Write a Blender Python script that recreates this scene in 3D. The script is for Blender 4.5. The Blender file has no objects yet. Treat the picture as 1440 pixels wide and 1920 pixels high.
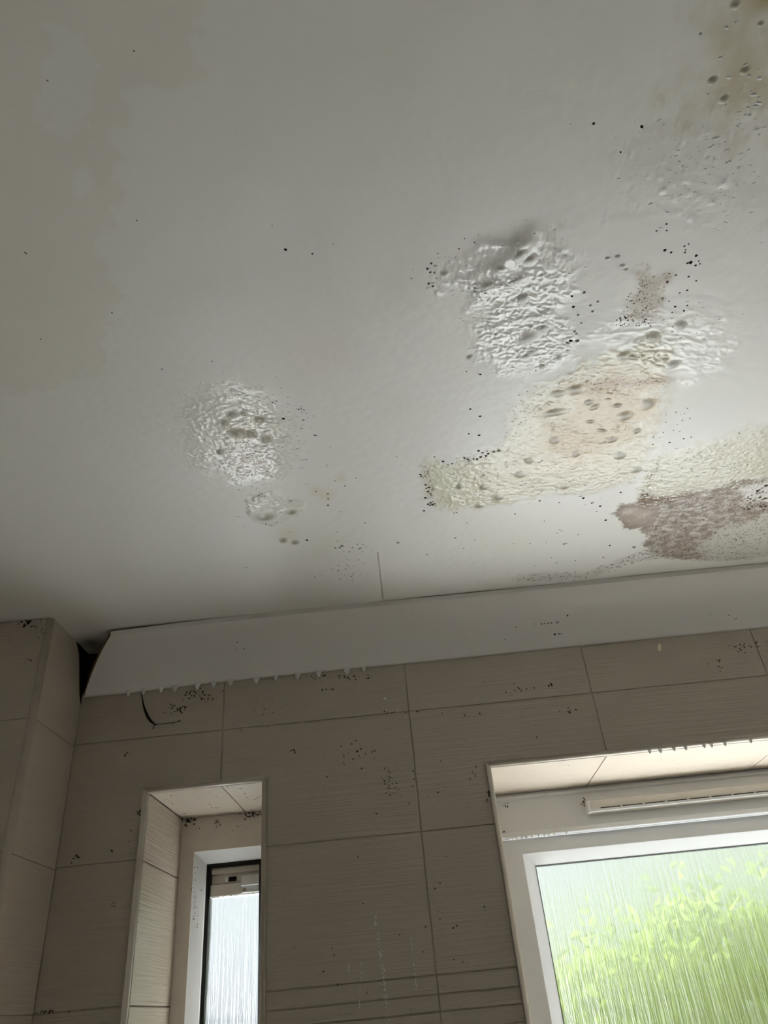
import bpy, bmesh, math, random
import numpy as np
from mathutils import Vector, Matrix

# ------------------------------------------------------------------ camera, sky, sun, exposure
SC = bpy.context.scene
COL = SC.collection
CZ = 1.62                                   # camera height above the floor
FPX = 1383.05                               # focal length in pixels of the 1440 x 1920 frame
PITCH, ROLL, YAW = math.radians(34.254), math.radians(-5.697), math.radians(-0.118)
_f = Vector((math.sin(YAW) * math.cos(PITCH), math.cos(YAW) * math.cos(PITCH), math.sin(PITCH)))
_r0 = Vector((math.cos(YAW), -math.sin(YAW), 0))
_u0 = _r0.cross(_f)
RT = _r0 * math.cos(ROLL) + _u0 * math.sin(ROLL)
UP = _u0 * math.cos(ROLL) - _r0 * math.sin(ROLL)
cam_d = bpy.data.cameras.new('camera')
cam_d.sensor_fit = 'VERTICAL'
cam_d.sensor_height = 24.0
cam_d.lens = FPX / 1920.0 * 24.0
cam_d.clip_start = 0.02
cam = bpy.data.objects.new('camera', cam_d)
COL.objects.link(cam)
cam.matrix_world = Matrix(((RT.x, UP.x, -_f.x, 0), (RT.y, UP.y, -_f.y, 0), (RT.z, UP.z, -_f.z, CZ), (0, 0, 0, 1)))
SC.camera = cam

SKY_STRENGTH = 0.84
world = bpy.data.worlds.new('world')
SC.world = world
world.use_nodes = True
wn = world.node_tree.nodes
wl = world.node_tree.links
wn['Background'].inputs['Color'].default_value = (0.90, 0.95, 1.0, 1)      # even bright overcast
wn['Background'].inputs['Strength'].default_value = SKY_STRENGTH

sun_d = bpy.data.lights.new('sun', 'SUN')
sun_d.energy = 64.0
sun_d.angle = math.radians(14)
sun_d.color = (1.0, 0.985, 0.97)
sun = bpy.data.objects.new('sun', sun_d)
COL.objects.link(sun)
sun.rotation_euler = Vector((0.74, -0.42, -0.62)).to_track_quat('-Z', 'Y').to_euler()   # high hazy sun in front of the windows: falls on the unseen pale ground, the sills and the floor below the frame

def portal(x0, x1, z0, z1, y):
    d = bpy.data.lights.new('window_portal', 'AREA')
    d.shape = 'RECTANGLE'
    d.size, d.size_y = x1 - x0, z1 - z0
    d.cycles.is_portal = True
    o = bpy.data.objects.new('window_portal', d)
    o.location = ((x0 + x1) / 2, y, (z0 + z1) / 2)
    o.rotation_euler = (math.radians(-90), 0, 0)
    COL.objects.link(o)

vs = SC.view_settings
vs.view_transform = 'Standard'
vs.look = 'None'
vs.gamma = 1.0
vs.use_curve_mapping = False
vs.exposure = 0.27
SC.cycles.max_bounces = 12
SC.cycles.diffuse_bounces = 6
SC.cycles.transmission_bounces = 8
SC.cycles.transparent_max_bounces = 12
SC.cycles.sample_clamp_indirect = 8.0

# ------------------------------------------------------------------ key dimensions (metres)
YW = 1.600            # tile face of the window wall
ZC = CZ + 0.768       # ceiling
XL, XR, YB = -1.25, 1.50, -1.30
BX, BY = -0.737, 1.4016                      # pipe boxing: side face x, front face y
W1 = dict(x0=-0.561, x1=-0.318, z0=0.95, z1=CZ + 0.4325)
W2 = dict(x0=0.1675, x1=1.26, z0=1.02, z1=CZ + 0.4150)
YF = 1.858            # room face of the window frames
YO = 1.96             # outer face of the wall
random.seed(7)

def ray(px, py):
    return _f * FPX + RT * (px - 720) - UP * (py - 960)
def on_wall(px, py, y=YW):
    v = ray(px, py)
    v = v * (y / v.y)
    return Vector((v.x, v.y, v.z + CZ))
def on_ceiling(px, py):
    v = ray(px, py)
    v = v * ((ZC - CZ) / v.z)
    return Vector((v.x, v.y, ZC))
def mm_per_px(P):
    return (Vector((P[0], P[1], P[2] - CZ)).dot(_f)) / FPX

# ------------------------------------------------------------------ helpers
def link(o, parent=None):
    COL.objects.link(o)
    if parent is not None:
        o.parent = parent
    return o
def tag(o, label=None, cat=None, group=None, kind=None):
    if label: o['label'] = label
    if cat: o['category'] = cat
    if group: o['group'] = group
    if kind: o['kind'] = kind
    return o
def empty(name, loc=(0, 0, 0)):
    o = bpy.data.objects.new(name, None)
    o.location = loc
    o.empty_display_size = 0.05
    return link(o)
class MB:
    def __init__(self):
        self.v, self.f, self.m = [], [], []
    def quad(self, a, b, c, d, m=0):
        i = len(self.v); self.v += [tuple(a), tuple(b), tuple(c), tuple(d)]; self.f.append((i, i + 1, i + 2, i + 3)); self.m.append(m)
    def poly(self, pts, m=0):
        i = len(self.v); self.v += [tuple(p) for p in pts]; self.f.append(tuple(range(i, i + len(pts)))); self.m.append(m)
    def box(self, x0, x1, y0, y1, z0, z1, m=0):
        i = len(self.v)
        self.v += [(x0, y0, z0), (x1, y0, z0), (x1, y1, z0), (x0, y1, z0), (x0, y0, z1), (x1, y0, z1), (x1, y1, z1), (x0, y1, z1)]
        for q in ((0, 3, 2, 1), (4, 5, 6, 7), (0, 1, 5, 4), (1, 2, 6, 5), (2, 3, 7, 6), (3, 0, 4, 7)):
            self.f.append(tuple(i + k for k in q)); self.m.append(m)
    def prism(self, prof, fn, t0, t1, m=0):
        """closed profile swept straight: fn(a, b, t) -> xyz"""
        n = len(prof); i = len(self.v)
        for t in (t0, t1):
            self.v += [tuple(fn(a, b, t)) for a, b in prof]
        for k in range(n):
            self.f.append((i + k, i + (k + 1) % n, i + n + (k + 1) % n, i + n + k)); self.m.append(m)
        self.f.append(tuple(i + k for k in reversed(range(n)))); self.m.append(m)
        self.f.append(tuple(i + n + k for k in range(n))); self.m.append(m)
    def mesh(self, name, mats, smooth=False, weld=True):
        me = bpy.data.meshes.new(name)
        me.from_pydata(self.v, [], self.f)
        for mt in (mats if isinstance(mats, (list, tuple)) else [mats]):
            me.materials.append(mt)
        me.polygons.foreach_set('material_index', self.m)
        if weld:
            bm = bmesh.new(); bm.from_mesh(me)
            bmesh.ops.remove_doubles(bm, verts=bm.verts, dist=1e-6)
            bmesh.ops.recalc_face_normals(bm, faces=bm.faces)
            bm.to_mesh(me); bm.free()
        if smooth:
            me.polygons.foreach_set('use_smooth', [True] * len(me.polygons))
        me.update()
        return me
    def build(self, name, mats, parent=None, smooth=False, bevel=0, weld=True):
        o = link(bpy.data.objects.new(name, self.mesh(name, mats, smooth, weld)), parent)
        if bevel:
            b = o.modifiers.new('bevel', 'BEVEL'); b.width = bevel; b.segments = 2; b.limit_method = 'ANGLE'
        return o

# numpy gradient noise --------------------------------------------------------
def _hash(ix, iy, s):
    h = (ix.astype(np.int64) * 374761393 + iy.astype(np.int64) * 668265263 + s * 144269504) & 0x7fffffff
    h = ((h ^ (h >> 13)) * 1274126177) & 0x7fffffff
    return ((h ^ (h >> 16)) & 0xffff) / 65535.0
def gnoise(x, y, s=0):
    ix, iy = np.floor(x), np.floor(y)
    fx, fy = x - ix, y - iy
    u, v = fx * fx * fx * (fx * (fx * 6 - 15) + 10), fy * fy * fy * (fy * (fy * 6 - 15) + 10)
    def g(dx, dy):
        a = _hash(ix + dx, iy + dy, s) * 2 * math.pi
        return np.cos(a) * (fx - dx) + np.sin(a) * (fy - dy)
    a = g(0, 0) * (1 - u) + g(1, 0) * u
    b = g(0, 1) * (1 - u) + g(1, 1) * u
    return (a * (1 - v) + b * v) * 1.5
def fbm(x, y, s=0, o=3):
    r, a = 0, 1.0
    for k in range(o):
        r = r + a * gnoise(x, y, s + 17 * k); x, y, a = x * 2.03, y * 2.03, a * 0.5
    return r
def sstep(a, b, x):
    t = np.clip((x - a) / (b - a), 0, 1)
    return t * t * (3 - 2 * t)
def poly_sd(P, X, Y):
    """signed distance (positive inside) of points to polygon P"""
    d = np.full(X.shape, 1e9); ins = np.zeros(X.shape, bool)
    n = len(P)
    for k in range(n):
        ax, ay = P[k]; bx, by = P[(k + 1) % n]
        ex, ey = bx - ax, by - ay
        t = np.clip(((X - ax) * ex + (Y - ay) * ey) / (ex * ex + ey * ey + 1e-12), 0, 1)
        d = np.minimum(d, np.hypot(X - ax - t * ex, Y - ay - t * ey))
        c = ((ay > Y) != (by > Y)) & (X < (bx - ax) * (Y - ay) / (by - ay + 1e-15) + ax)
        ins ^= c
    return np.where(ins, d, -d)

# ------------------------------------------------------------------ materials
def mat(name):
    m = bpy.data.materials.new(name); m.use_nodes = True
    return m, m.node_tree.nodes, m.node_tree.links, m.node_tree.nodes['Principled BSDF']
def simple(name, col, rough=0.5, spec=0.5, var=0.0, vscale=30.0, bump=0.0, bscale=(60, 60, 60), bdist=0.001, detail=3):
    m, n, l, p = mat(name)
    p.inputs['Base Color'].default_value = (*col, 1)
    p.inputs['Roughness'].default_value = rough
    p.inputs['Specular IOR Level'].default_value = spec
    tc = n.new('ShaderNodeTexCoord')
    if var:
        t = n.new('ShaderNodeTexNoise'); t.inputs['Scale'].default_value = vscale; t.inputs['Detail'].default_value = 4
        l.new(tc.outputs['Object'], t.inputs['Vector'])
        r = n.new('ShaderNodeMix'); r.data_type = 'RGBA'
        r.inputs['A'].default_value = (*[c * (1 - var) for c in col], 1)
        r.inputs['B'].default_value = (*[min(1, c * (1 + var)) for c in col], 1)
        l.new(t.outputs['Fac'], r.inputs['Factor']); l.new(r.outputs['Result'], p.inputs['Base Color'])
    if bump:
        mp = n.new('ShaderNodeMapping'); mp.inputs['Scale'].default_value = bscale
        l.new(tc.outputs['Object'], mp.inputs['Vector'])
        t = n.new('ShaderNodeTexNoise'); t.inputs['Scale'].default_value = 1.0; t.inputs['Detail'].default_value = detail
        l.new(mp.outputs['Vector'], t.inputs['Vector'])
        b = n.new('ShaderNodeBump'); b.inputs['Strength'].default_value = bump; b.inputs['Distance'].default_value = bdist
        l.new(t.outputs['Fac'], b.inputs['Height']); l.new(b.outputs['Normal'], p.inputs['Normal'])
    return m

CEIL_COL = (0.80, 0.775, 0.745)
TILE = (0.49, 0.425, 0.35)
M_tile = simple('cream_rippled_tile', TILE, 0.34, 0.5, 0.06, 9, 1.0, (6, 6, 260), 0.0016)
M_tile_head = simple('cream_rippled_tile_head', (0.56, 0.49, 0.41), 0.3, 0.5, 0.06, 9, 0.6, (22, 120, 22), 0.0018)
M_grout = simple('dingy_grout', (0.50, 0.44, 0.36), 0.9, 0.2, 0.15, 40)
M_trim = simple('pvc_tile_trim', (0.56, 0.50, 0.42), 0.35, 0.5, 0.08, 30)
M_upvc = simple('white_upvc', (0.73, 0.74, 0.745), 0.3, 0.5, 0.03, 12)
M_bounce_sill = simple('white_bounce_sill', (0.84, 0.83, 0.80), 0.25, 0.5, 0.02, 10)  # unseen sill, made white to bounce sun up into the recess
M_upvc_old = simple('grimy_upvc', (0.76, 0.71, 0.65), 0.4, 0.5, 0.10, 25)
M_gasket = simple('black_gasket', (0.012, 0.013, 0.012), 0.6, 0.3)
M_cove = simple('coving_paint', (0.86, 0.825, 0.80), 0.38, 0.5, 0.03, 8, 0.15, (40, 90, 90), 0.001)
M_cove_edge = simple('coving_raw_edge', (0.30, 0.20, 0.10), 0.9, 0.1, 0.35, 90)
M_paint_wall = simple('painted_wall', (0.86, 0.84, 0.81), 0.6, 0.3, 0.04, 6)
M_floor = simple('vinyl_floor', (0.78, 0.76, 0.73), 0.5, 0.4, 0.1, 8)
M_black = simple('black_mould', (0.020, 0.018, 0.014), 0.85, 0.1)
M_brownm = simple('brown_mould', (0.085, 0.055, 0.040), 0.85, 0.1)
M_greym = simple('grey_mould', (0.25, 0.245, 0.215), 0.8, 0.15)
M_rust = simple('rust_spot', (0.28, 0.13, 0.03), 0.8, 0.15)
M_grime = simple('wall_grime', (0.17, 0.125, 0.075), 0.9, 0.1)
M_slot = simple('dark_slot', (0.03, 0.027, 0.022), 0.8, 0.1)
M_cob = simple('cobweb_grey', (0.42, 0.39, 0.34), 0.9, 0.1)

# ceiling: stain colours, mould density and wetness come as mesh attributes of the stains' own outlines
def ceiling_material():
    m, n, l, p = mat('stained_ceiling_paint')
    a = n.new('ShaderNodeAttribute'); a.attribute_name = 'stain'
    d = n.new('ShaderNodeAttribute'); d.attribute_name = 'mould'
    w = n.new('ShaderNodeAttribute'); w.attribute_name = 'wet'
    tc = n.new('ShaderNodeTexCoord')
    mp = n.new('ShaderNodeMapping'); mp.inputs['Scale'].default_value = (230, 190, 230)
    l.new(tc.outputs['Object'], mp.inputs['Vector'])
    t = n.new('ShaderNodeTexNoise'); t.inputs['Scale'].default_value = 1; t.inputs['Detail'].default_value = 3; t.inputs['Roughness'].default_value = 0.6
    l.new(mp.outputs['Vector'], t.inputs['Vector'])
    # speck where noise < density
    s = n.new('ShaderNodeMath'); s.operation = 'SUBTRACT'; l.new(d.outputs['Fac'], s.inputs[0]); l.new(t.outputs['Fac'], s.inputs[1])
    mr = n.new('ShaderNodeMapRange'); mr.inputs['From Min'].default_value = -0.03; mr.inputs['From Max'].default_value = 0.06
    l.new(s.outputs[0], mr.inputs['Value'])
    t2 = n.new('ShaderNodeTexNoise'); t2.inputs['Scale'].default_value = 70; t2.inputs['Detail'].default_value = 3
    l.new(tc.outputs['Object'], t2.inputs['Vector'])
    mc = n.new('ShaderNodeMix'); mc.data_type = 'RGBA'
    mc.inputs['A'].default_value = (0.15, 0.105, 0.08, 1); mc.inputs['B'].default_value = (0.29, 0.225, 0.175, 1)
    l.new(t2.outputs['Fac'], mc.inputs['Factor'])
    mx = n.new('ShaderNodeMix'); mx.data_type = 'RGBA'
    l.new(mr.outputs['Result'], mx.inputs['Factor']); l.new(a.outputs['Color'], mx.inputs['A']); l.new(mc.outputs['Result'], mx.inputs['B'])
    l.new(mx.outputs['Result'], p.inputs['Base Color'])
    rr = n.new('ShaderNodeMapRange'); rr.inputs['To Min'].default_value = 0.42; rr.inputs['To Max'].default_value = 0.14
    l.new(w.outputs['Fac'], rr.inputs['Value']); l.new(rr.outputs['Result'], p.inputs['Roughness'])
    p.inputs['Specular IOR Level'].default_value = 0.45
    mp2 = n.new('ShaderNodeMapping'); mp2.inputs['Scale'].default_value = (60, 380, 60)
    l.new(tc.outputs['Object'], mp2.inputs['Vector'])
    t3 = n.new('ShaderNodeTexNoise'); t3.inputs['Scale'].default_value = 1; t3.inputs['Detail'].default_value = 2
    l.new(mp2.outputs['Vector'], t3.inputs['Vector'])
    b = n.new('ShaderNodeBump'); b.inputs['Strength'].default_value = 0.22; b.inputs['Distance'].default_value = 0.0006
    l.new(t3.outputs['Fac'], b.inputs['Height']); l.new(b.outputs['Normal'], p.inputs['Normal'])
    return m
M_ceil = ceiling_material()

def blister_material():
    """swollen paint: rim takes the ceiling colour around it (object colour), soaked dark patch in the middle"""
    m, n, l, p = mat('soaked_paint_blister')
    oi = n.new('ShaderNodeObjectInfo')
    tc = n.new('ShaderNodeTexCoord')
    vm = n.new('ShaderNodeVectorMath'); vm.operation = 'MULTIPLY'; vm.inputs[1].default_value = (1, 1, 0)
    l.new(tc.outputs['Object'], vm.inputs[0])
    ln = n.new('ShaderNodeVectorMath'); ln.operation = 'LENGTH'; l.new(vm.outputs[0], ln.inputs[0])
    mr = n.new('ShaderNodeMapRange'); mr.interpolation_type = 'SMOOTHSTEP'
    mr.inputs['From Min'].default_value = 0.10; mr.inputs['From Max'].default_value = 0.95
    l.new(ln.outputs['Value'], mr.inputs['Value'])
    mu = n.new('ShaderNodeMix'); mu.data_type = 'RGBA'; mu.blend_type = 'MULTIPLY'; mu.inputs['Factor'].default_value = 1
    l.new(oi.outputs['Color'], mu.inputs['A']); mu.inputs['B'].default_value = (0.37, 0.355, 0.295, 1)
    mx = n.new('ShaderNodeMix'); mx.data_type = 'RGBA'
    l.new(mr.outputs['Result'], mx.inputs['Factor']); l.new(mu.outputs['Result'], mx.inputs['A']); l.new(oi.outputs['Color'], mx.inputs['B'])
    l.new(mx.outputs['Result'], p.inputs['Base Color'])
    p.inputs['Roughness'].default_value = 0.28
    return m
M_blister = blister_material()

def glass_material():
    m, n, l, p = mat('obscure_reeded_glass')
    n.remove(p)
    out = n['Material Output']
    tc = n.new('ShaderNodeTexCoord')
    def noise(sc, det):
        mp = n.new('ShaderNodeMapping'); mp.inputs['Scale'].default_value = sc
        l.new(tc.outputs['Object'], mp.inputs['Vector'])
        t = n.new('ShaderNodeTexNoise'); t.inputs['Scale'].default_value = 1; t.inputs['Detail'].default_value = det
        l.new(mp.outputs['Vector'], t.inputs['Vector'])
        return t
    a = noise((150, 1, 6), 3)
    b = noise((420, 1, 60), 2)
    ad = n.new('ShaderNodeMath'); ad.operation = 'MULTIPLY_ADD'; l.new(b.outputs['Fac'], ad.inputs[0]); ad.inputs[1].default_value = 0.35; l.new(a.outputs['Fac'], ad.inputs[2])
    bp = n.new('ShaderNodeBump'); bp.inputs['Strength'].default_value = 1.0; bp.inputs['Distance'].default_value = 0.006
    l.new(ad.outputs[0], bp.inputs['Height'])
    r1 = n.new('ShaderNodeBsdfRefraction'); r1.inputs['IOR'].default_value = 1.36; r1.inputs['Roughness'].default_value = 0.50
    r2 = n.new('ShaderNodeBsdfRefraction'); r2.inputs['IOR'].default_value = 1.45; r2.inputs['Roughness'].default_value = 0.62
    for r in (r1, r2):
        r.inputs['Color'].default_value = (0.93, 0.97, 0.95, 1)
        l.new(bp.outputs['Normal'], r.inputs['Normal'])
    mr = n.new('ShaderNodeMapRange'); mr.inputs['From Min'].default_value = 0.60; mr.inputs['From Max'].default_value = 0.80
    l.new(ad.outputs[0], mr.inputs['Value'])
    ms = n.new('ShaderNodeMixShader'); l.new(mr.outputs['Result'], ms.inputs['Fac']); l.new(r1.outputs[0], ms.inputs[1]); l.new(r2.outputs[0], ms.inputs[2])
    tr = n.new('ShaderNodeBsdfTransparent'); tr.inputs['Color'].default_value = (0.93, 0.97, 0.95, 1)
    m2 = n.new('ShaderNodeMixShader'); m2.inputs['Fac'].default_value = 0.20; l.new(ms.outputs[0], m2.inputs[1]); l.new(tr.outputs[0], m2.inputs[2])
    gl = n.new('ShaderNodeBsdfGlossy'); gl.inputs['Roughness'].default_value = 0.15; l.new(bp.outputs['Normal'], gl.inputs['Normal'])
    m3 = n.new('ShaderNodeMixShader'); m3.inputs['Fac'].default_value = 0.04; l.new(m2.outputs[0], m3.inputs[1]); l.new(gl.outputs[0], m3.inputs[2])
    l.new(m3.outputs[0], out.inputs['Surface'])
    c, n, l, p = mat('clear_glass_back')
    n.remove(p)
    t = n.new('ShaderNodeBsdfTransparent'); l.new(t.outputs[0], n['Material Output'].inputs['Surface'])
    return m, c
M_glass, M_clear = glass_material()

def water_material():
    m, n, l, p = mat('water_drop')
    p.inputs['Base Color'].default_value = (0.86, 0.85, 0.83, 1)
    p.inputs['Roughness'].default_value = 0.06
    p.inputs['IOR'].default_value = 1.33
    p.inputs['Transmission Weight'].default_value = 0.12
    return m
M_water = water_material()

# ================================================================== SETTING
# ---- window wall core with its two openings
def wall_core():
    m = MB(); y0, y1 = YW + 0.0025, YO; g = 0.006
    xs = [XL - 0.2, W1['x0'] - g, W1['x1'] + g, W2['x0'] - g, W2['x1'] + g, XR + 0.2]
    m.box(xs[0], xs[1], y0, y1, 0, ZC + 0.15)
    m.box(xs[2], xs[3], y0, y1, 0, ZC + 0.15)
    m.box(xs[4], xs[5], y0, y1, 0, ZC + 0.15)
    for w, a, b in ((W1, xs[1], xs[2]), (W2, xs[3], xs[4])):
        m.box(a, b, y0, y1, 0, w['z0'] - g)
        m.box(a, b, y0, y1, w['z1'] + g, ZC + 0.15)
    return m.build('wall_back', M_grout, weld=False)
wall_back = tag(wall_core(), 'cream tiled wall with two deep-set windows below the coving', 'wall', kind='structure')

# ---- floor, other walls
m = MB(); m.box(XL - 0.2, XR + 0.2, YB - 0.2, YO, -0.1, 0)
tag(m.build('floor', M_floor), 'pale vinyl bathroom floor out of view', 'floor', kind='structure')
m = MB(); m.box(XL - 0.15, XL, YB, YW, 0, ZC); tag(m.build('wall_left', M_paint_wall), 'painted wall beyond the pipe boxing', 'wall', kind='structure')
m = MB(); m.box(XR, XR + 0.15, YB, YW, 0, ZC); tag(m.build('wall_right', M_paint_wall), 'painted wall past the wide window', 'wall', kind='structure')
m = MB(); m.box(XL - 0.15, XR + 0.15, YB - 0.15, YB, 0, ZC); tag(m.build('wall_rear', M_paint_wall), 'painted wall opposite the windows', 'wall', kind='structure')

# ---- tiles of the window wall
ROWS = [0.0, 0.265, 0.513, 0.761, 1.009, 1.257, 1.505, CZ - 0.028, CZ - 0.001, CZ + 0.025, CZ + 0.055, CZ + 0.302, CZ + 0.551, ZC - 0.098]
COLS = [BX, -0.4065, 0.0078, 0.4142, 0.8050, 1.2100, XR]
OPEN = [(W['x0'] - 0.011, W['x1'] + 0.011, W['z0'] - 0.011, W['z1'] + 0.011) for W in (W1, W2)]
def cut_tile(x0, x1, z0, z1, yf, yb, j=0.0014):
    """a tile with the window openings cut out of it, one closed mesh of cells"""
    x0, x1, z0, z1 = x0 + j, x1 - j, z0 + j, z1 - j
    xs = sorted({x0, x1} | {v for o in OPEN for v in o[:2] if x0 < v < x1})
    zs = sorted({z0, z1} | {v for o in OPEN for v in o[2:] if z0 < v < z1})
    full = [[not any(o[0] < (xs[i] + xs[i + 1]) / 2 < o[1] and o[2] < (zs[k] + zs[k + 1]) / 2 < o[3] for o in OPEN) for k in range(len(zs) - 1)] for i in range(len(xs) - 1)]
    if not any(any(r) for r in full): return None
    M = MB(); e = 0.0008
    def solid(i, k): return 0 <= i < len(xs) - 1 and 0 <= k < len(zs) - 1 and full[i][k]
    for i in range(len(xs) - 1):
        for k in range(len(zs) - 1):
            if not full[i][k]: continue
            a, b, c, d = xs[i], xs[i + 1], zs[k], zs[k + 1]
            M.quad((a, yf, c), (b, yf, c), (b, yf, d), (a, yf, d))
            if not solid(i - 1, k): M.quad((a, yb, c), (a, yf, c), (a, yf, d), (a, yb, d))
            if not solid(i + 1, k): M.quad((b, yf, c), (b, yb, c), (b, yb, d), (b, yf, d))
            if not solid(i, k - 1): M.quad((a, yb, c), (b, yb, c), (b, yf, c), (a, yf, c))
            if not solid(i, k + 1): M.quad((a, yf, d), (b, yf, d), (b, yb, d), (a, yb, d))
    return M
for i in range(len(COLS) - 1):
    for k in range(1, len(ROWS) - 1):
        t = cut_tile(COLS[i], COLS[i + 1], ROWS[k], ROWS[k + 1], YW + random.uniform(-0.0004, 0.0002), YW + 0.006)
        if t:
            o = t.build('tile', M_tile, wall_back, bevel=0.0006)

m = MB(); m.box(BX, XR, YW + 0.0005, YW + 0.01, ZC - 0.099, ZC + 0.01)  # bare plaster coloured near-black for the shade in the hollow behind the coving
m.build('shaded_plaster', simple('plaster_hollow_shade', (0.035, 0.028, 0.018), 0.95, 0.1, 0.4, 40), wall_back)
# ---- reveals: jamb and head tiles, quadrant trims
for wi, W in enumerate((W1, W2)):
    ys, ye = YW + 0.004, YF + 0.02
    rows = [W['z0']] + [r for r in ROWS if W['z0'] + 0.05 < r < W['z1'] - 0.02 and not (CZ - 0.03 < r < CZ + 0.03)] + [W['z1']]
    for k in range(len(rows) - 1):
        for side in (0, 1):
            M = MB()
            x = W['x0'] if side == 0 else W['x1']
            M.box(x - (0.006 if side == 0 else 0), x + (0 if side == 0 else 0.006), ys, ye, rows[k] + (0.0015 if k else 0), rows[k + 1] - 0.0015)
            M.build('reveal_tile', M_tile, wall_back, bevel=0.0008)
    cuts = [W['x0']] + [c for c in COLS if W['x0'] < c < W['x1']] + [W['x1']]
    for k in range(len(cuts) - 1):
        M = MB(); M.box(cuts[k] + 0.0012, cuts[k + 1] - 0.0012, ys, ye, W['z1'], W['z1'] + 0.006)
        M.build('head_tile', M_tile_head, wall_back, bevel=0.0006)
        M = MB(); M.box(cuts[k] + 0.0012, cuts[k + 1] - 0.0012, ys, ye, W['z0'] - 0.006, W['z0'])
        M.build('unseen_sill_board', M_bounce_sill, wall_back, bevel=0.0006)
    # quadrant trim, profile (a = outwards from the opening, b = towards the room)
    prof = [(0, -0.008), (0, 0.0005)] + [(0.0105 - 0.0105 * math.cos(t), 0.0005 + 0.0045 * math.sin(t)) for t in np.linspace(0.3, math.pi / 2, 6)] + [(0.0105, -0.004)]
    x0, x1, z0, z1 = W['x0'], W['x1'], W['z0'], W['z1']
    M = MB()   # mitred by hand: stretch ends with a
    def run(fn, n=2):
        MM = MB(); pr = prof; i = 0
        for t in (0, 1): MM.v += [tuple(fn(a, b, t)) for a, b in pr]
        k = len(pr)
        for q in range(k): MM.f.append((q, (q + 1) % k, k + (q + 1) % k, k + q)); MM.m.append(0)
        MM.f.append(tuple(reversed(range(k)))); MM.f.append(tuple(range(k, 2 * k))); MM.m += [0, 0]
        o = MM.build('edge_trim', M_trim, wall_back)
        for p in o.data.polygons: p.use_smooth = len(p.vertices) == 4
    run(lambda a, b, t: (x0 - a, YW - b, (z0 - a) if t == 0 else (z1 + a)))
    run(lambda a, b, t: (x1 + a, YW - b, (z0 - a) if t == 0 else (z1 + a)))
    run(lambda a, b, t: ((x0 - a) if t == 0 else (x1 + a), YW - b, z1 + a))
    run(lambda a, b, t: ((x0 - a) if t == 0 else (x1 + a), YW - b, z0 - a))

# ---- pipe boxing in the corner
m = MB(); m.box(XL, BX - 0.004, BY + 0.004, YW, 0, ZC)
boxing = tag(m.build('pipe_boxing', M_grout), 'cream tiled pipe boxing filling the corner beside the narrow window', 'boxing', kind='structure')
BROWS = [0.0, 0.265, 0.513, 0.761, 1.009, 1.257, 1.505, CZ + 0.055, CZ + 0.299, CZ + 0.547, ZC]
for k in range(1, len(BROWS) - 1):
    j = 0.0005
    M = MB(); M.box(XL, BX - 0.0125, BY, BY + 0.006, BROWS[k] + j, BROWS[k + 1] - j); M.build('tile', M_tile, boxing, bevel=0.0006)
    M = MB(); M.box(BX - 0.006, BX, BY + 0.0125, YW, BROWS[k] + j, BROWS[k + 1] - j); M.build('tile', M_tile, boxing, bevel=0.0006)
M = MB()
prof = [(-0.0125, 0.006), (-0.0125, 0)] + [(-0.0125 + 0.0125 * math.sin(t), 0.0125 - 0.0125 * math.cos(t)) for t in np.linspace(0, math.pi / 2, 9)] + [(-0.006, 0.0125)]
M.prism(prof, lambda a, b, t: (BX + a, BY + b, t), 0, ZC)
o = M.build('edge_trim', M_tile, boxing)
for p in o.data.polygons: p.use_smooth = len(p.vertices) == 4

M = MB()  # black patch standing for the corner shade on the boxing's side face
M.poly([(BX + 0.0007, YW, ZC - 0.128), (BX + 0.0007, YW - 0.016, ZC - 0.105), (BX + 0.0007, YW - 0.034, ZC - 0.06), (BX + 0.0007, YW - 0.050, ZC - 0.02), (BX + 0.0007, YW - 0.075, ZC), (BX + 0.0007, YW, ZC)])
M.build('corner_shade_patch', simple('black_corner_shade', (0.022, 0.018, 0.012), 0.95, 0.05, 0.4, 60), boxing)

# ================================================================== CEILING
def axis(*segs):
    out = []
    for a, b, d in segs:
        k = max(1, int(round((b - a) / d))); out += list(np.linspace(a, b, k, endpoint=False))
    return np.array(out + [segs[-1][1]])
gx = axis((XL - 0.2, -0.95, 0.08), (-0.95, -0.46, 0.006), (-0.46, -0.12, 0.0021), (-0.12, 0.90, 0.00165), (0.90, 1.18, 0.0032), (1.18, XR + 0.2, 0.05))
gy = axis((YB - 0.2, 0.22, 0.1), (0.22, 0.62, 0.0035), (0.62, 1.50, 0.0019), (1.50, YW + 0.01, 0.006))
X, Y = np.meshgrid(gx, gy, indexing='ij')
def cpoly(pts): return [tuple(on_ceiling(*p)[:2]) for p in pts]
NZ1 = fbm(X * 28, Y * 28, 3, 4)
NZ2 = fbm(X * 110, Y * 110, 9, 3)
def region(pts, soft=0.010, wob=0.012, fine=0.004):
    sd = poly_sd(cpoly(pts), X, Y) + NZ1 * wob + NZ2 * fine
    return sstep(-soft, soft, sd)
def ell(px, py, rx, ry, p=1.0):
    c = on_ceiling(px, py); ax = (on_ceiling(px + rx, py) - c).length; ay = (on_ceiling(px, py + ry) - on_ceiling(px, py - ry)).length / 2
    d = np.hypot((X - c.x) / ax, (Y - c.y) / ay) + NZ1 * 0.18
    return np.exp(-(d ** 2) * p)

stain = np.zeros(X.shape + (3,)); stain[:] = CEIL_COL
mould = np.zeros(X.shape); wet = np.zeros(X.shape); H = np.zeros(X.shape)
def tint(mask, col, amt=1.0):
    k = (mask * amt)[..., None]
    stain[:] = stain * (1 - k) + np.array(col) * k

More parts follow.
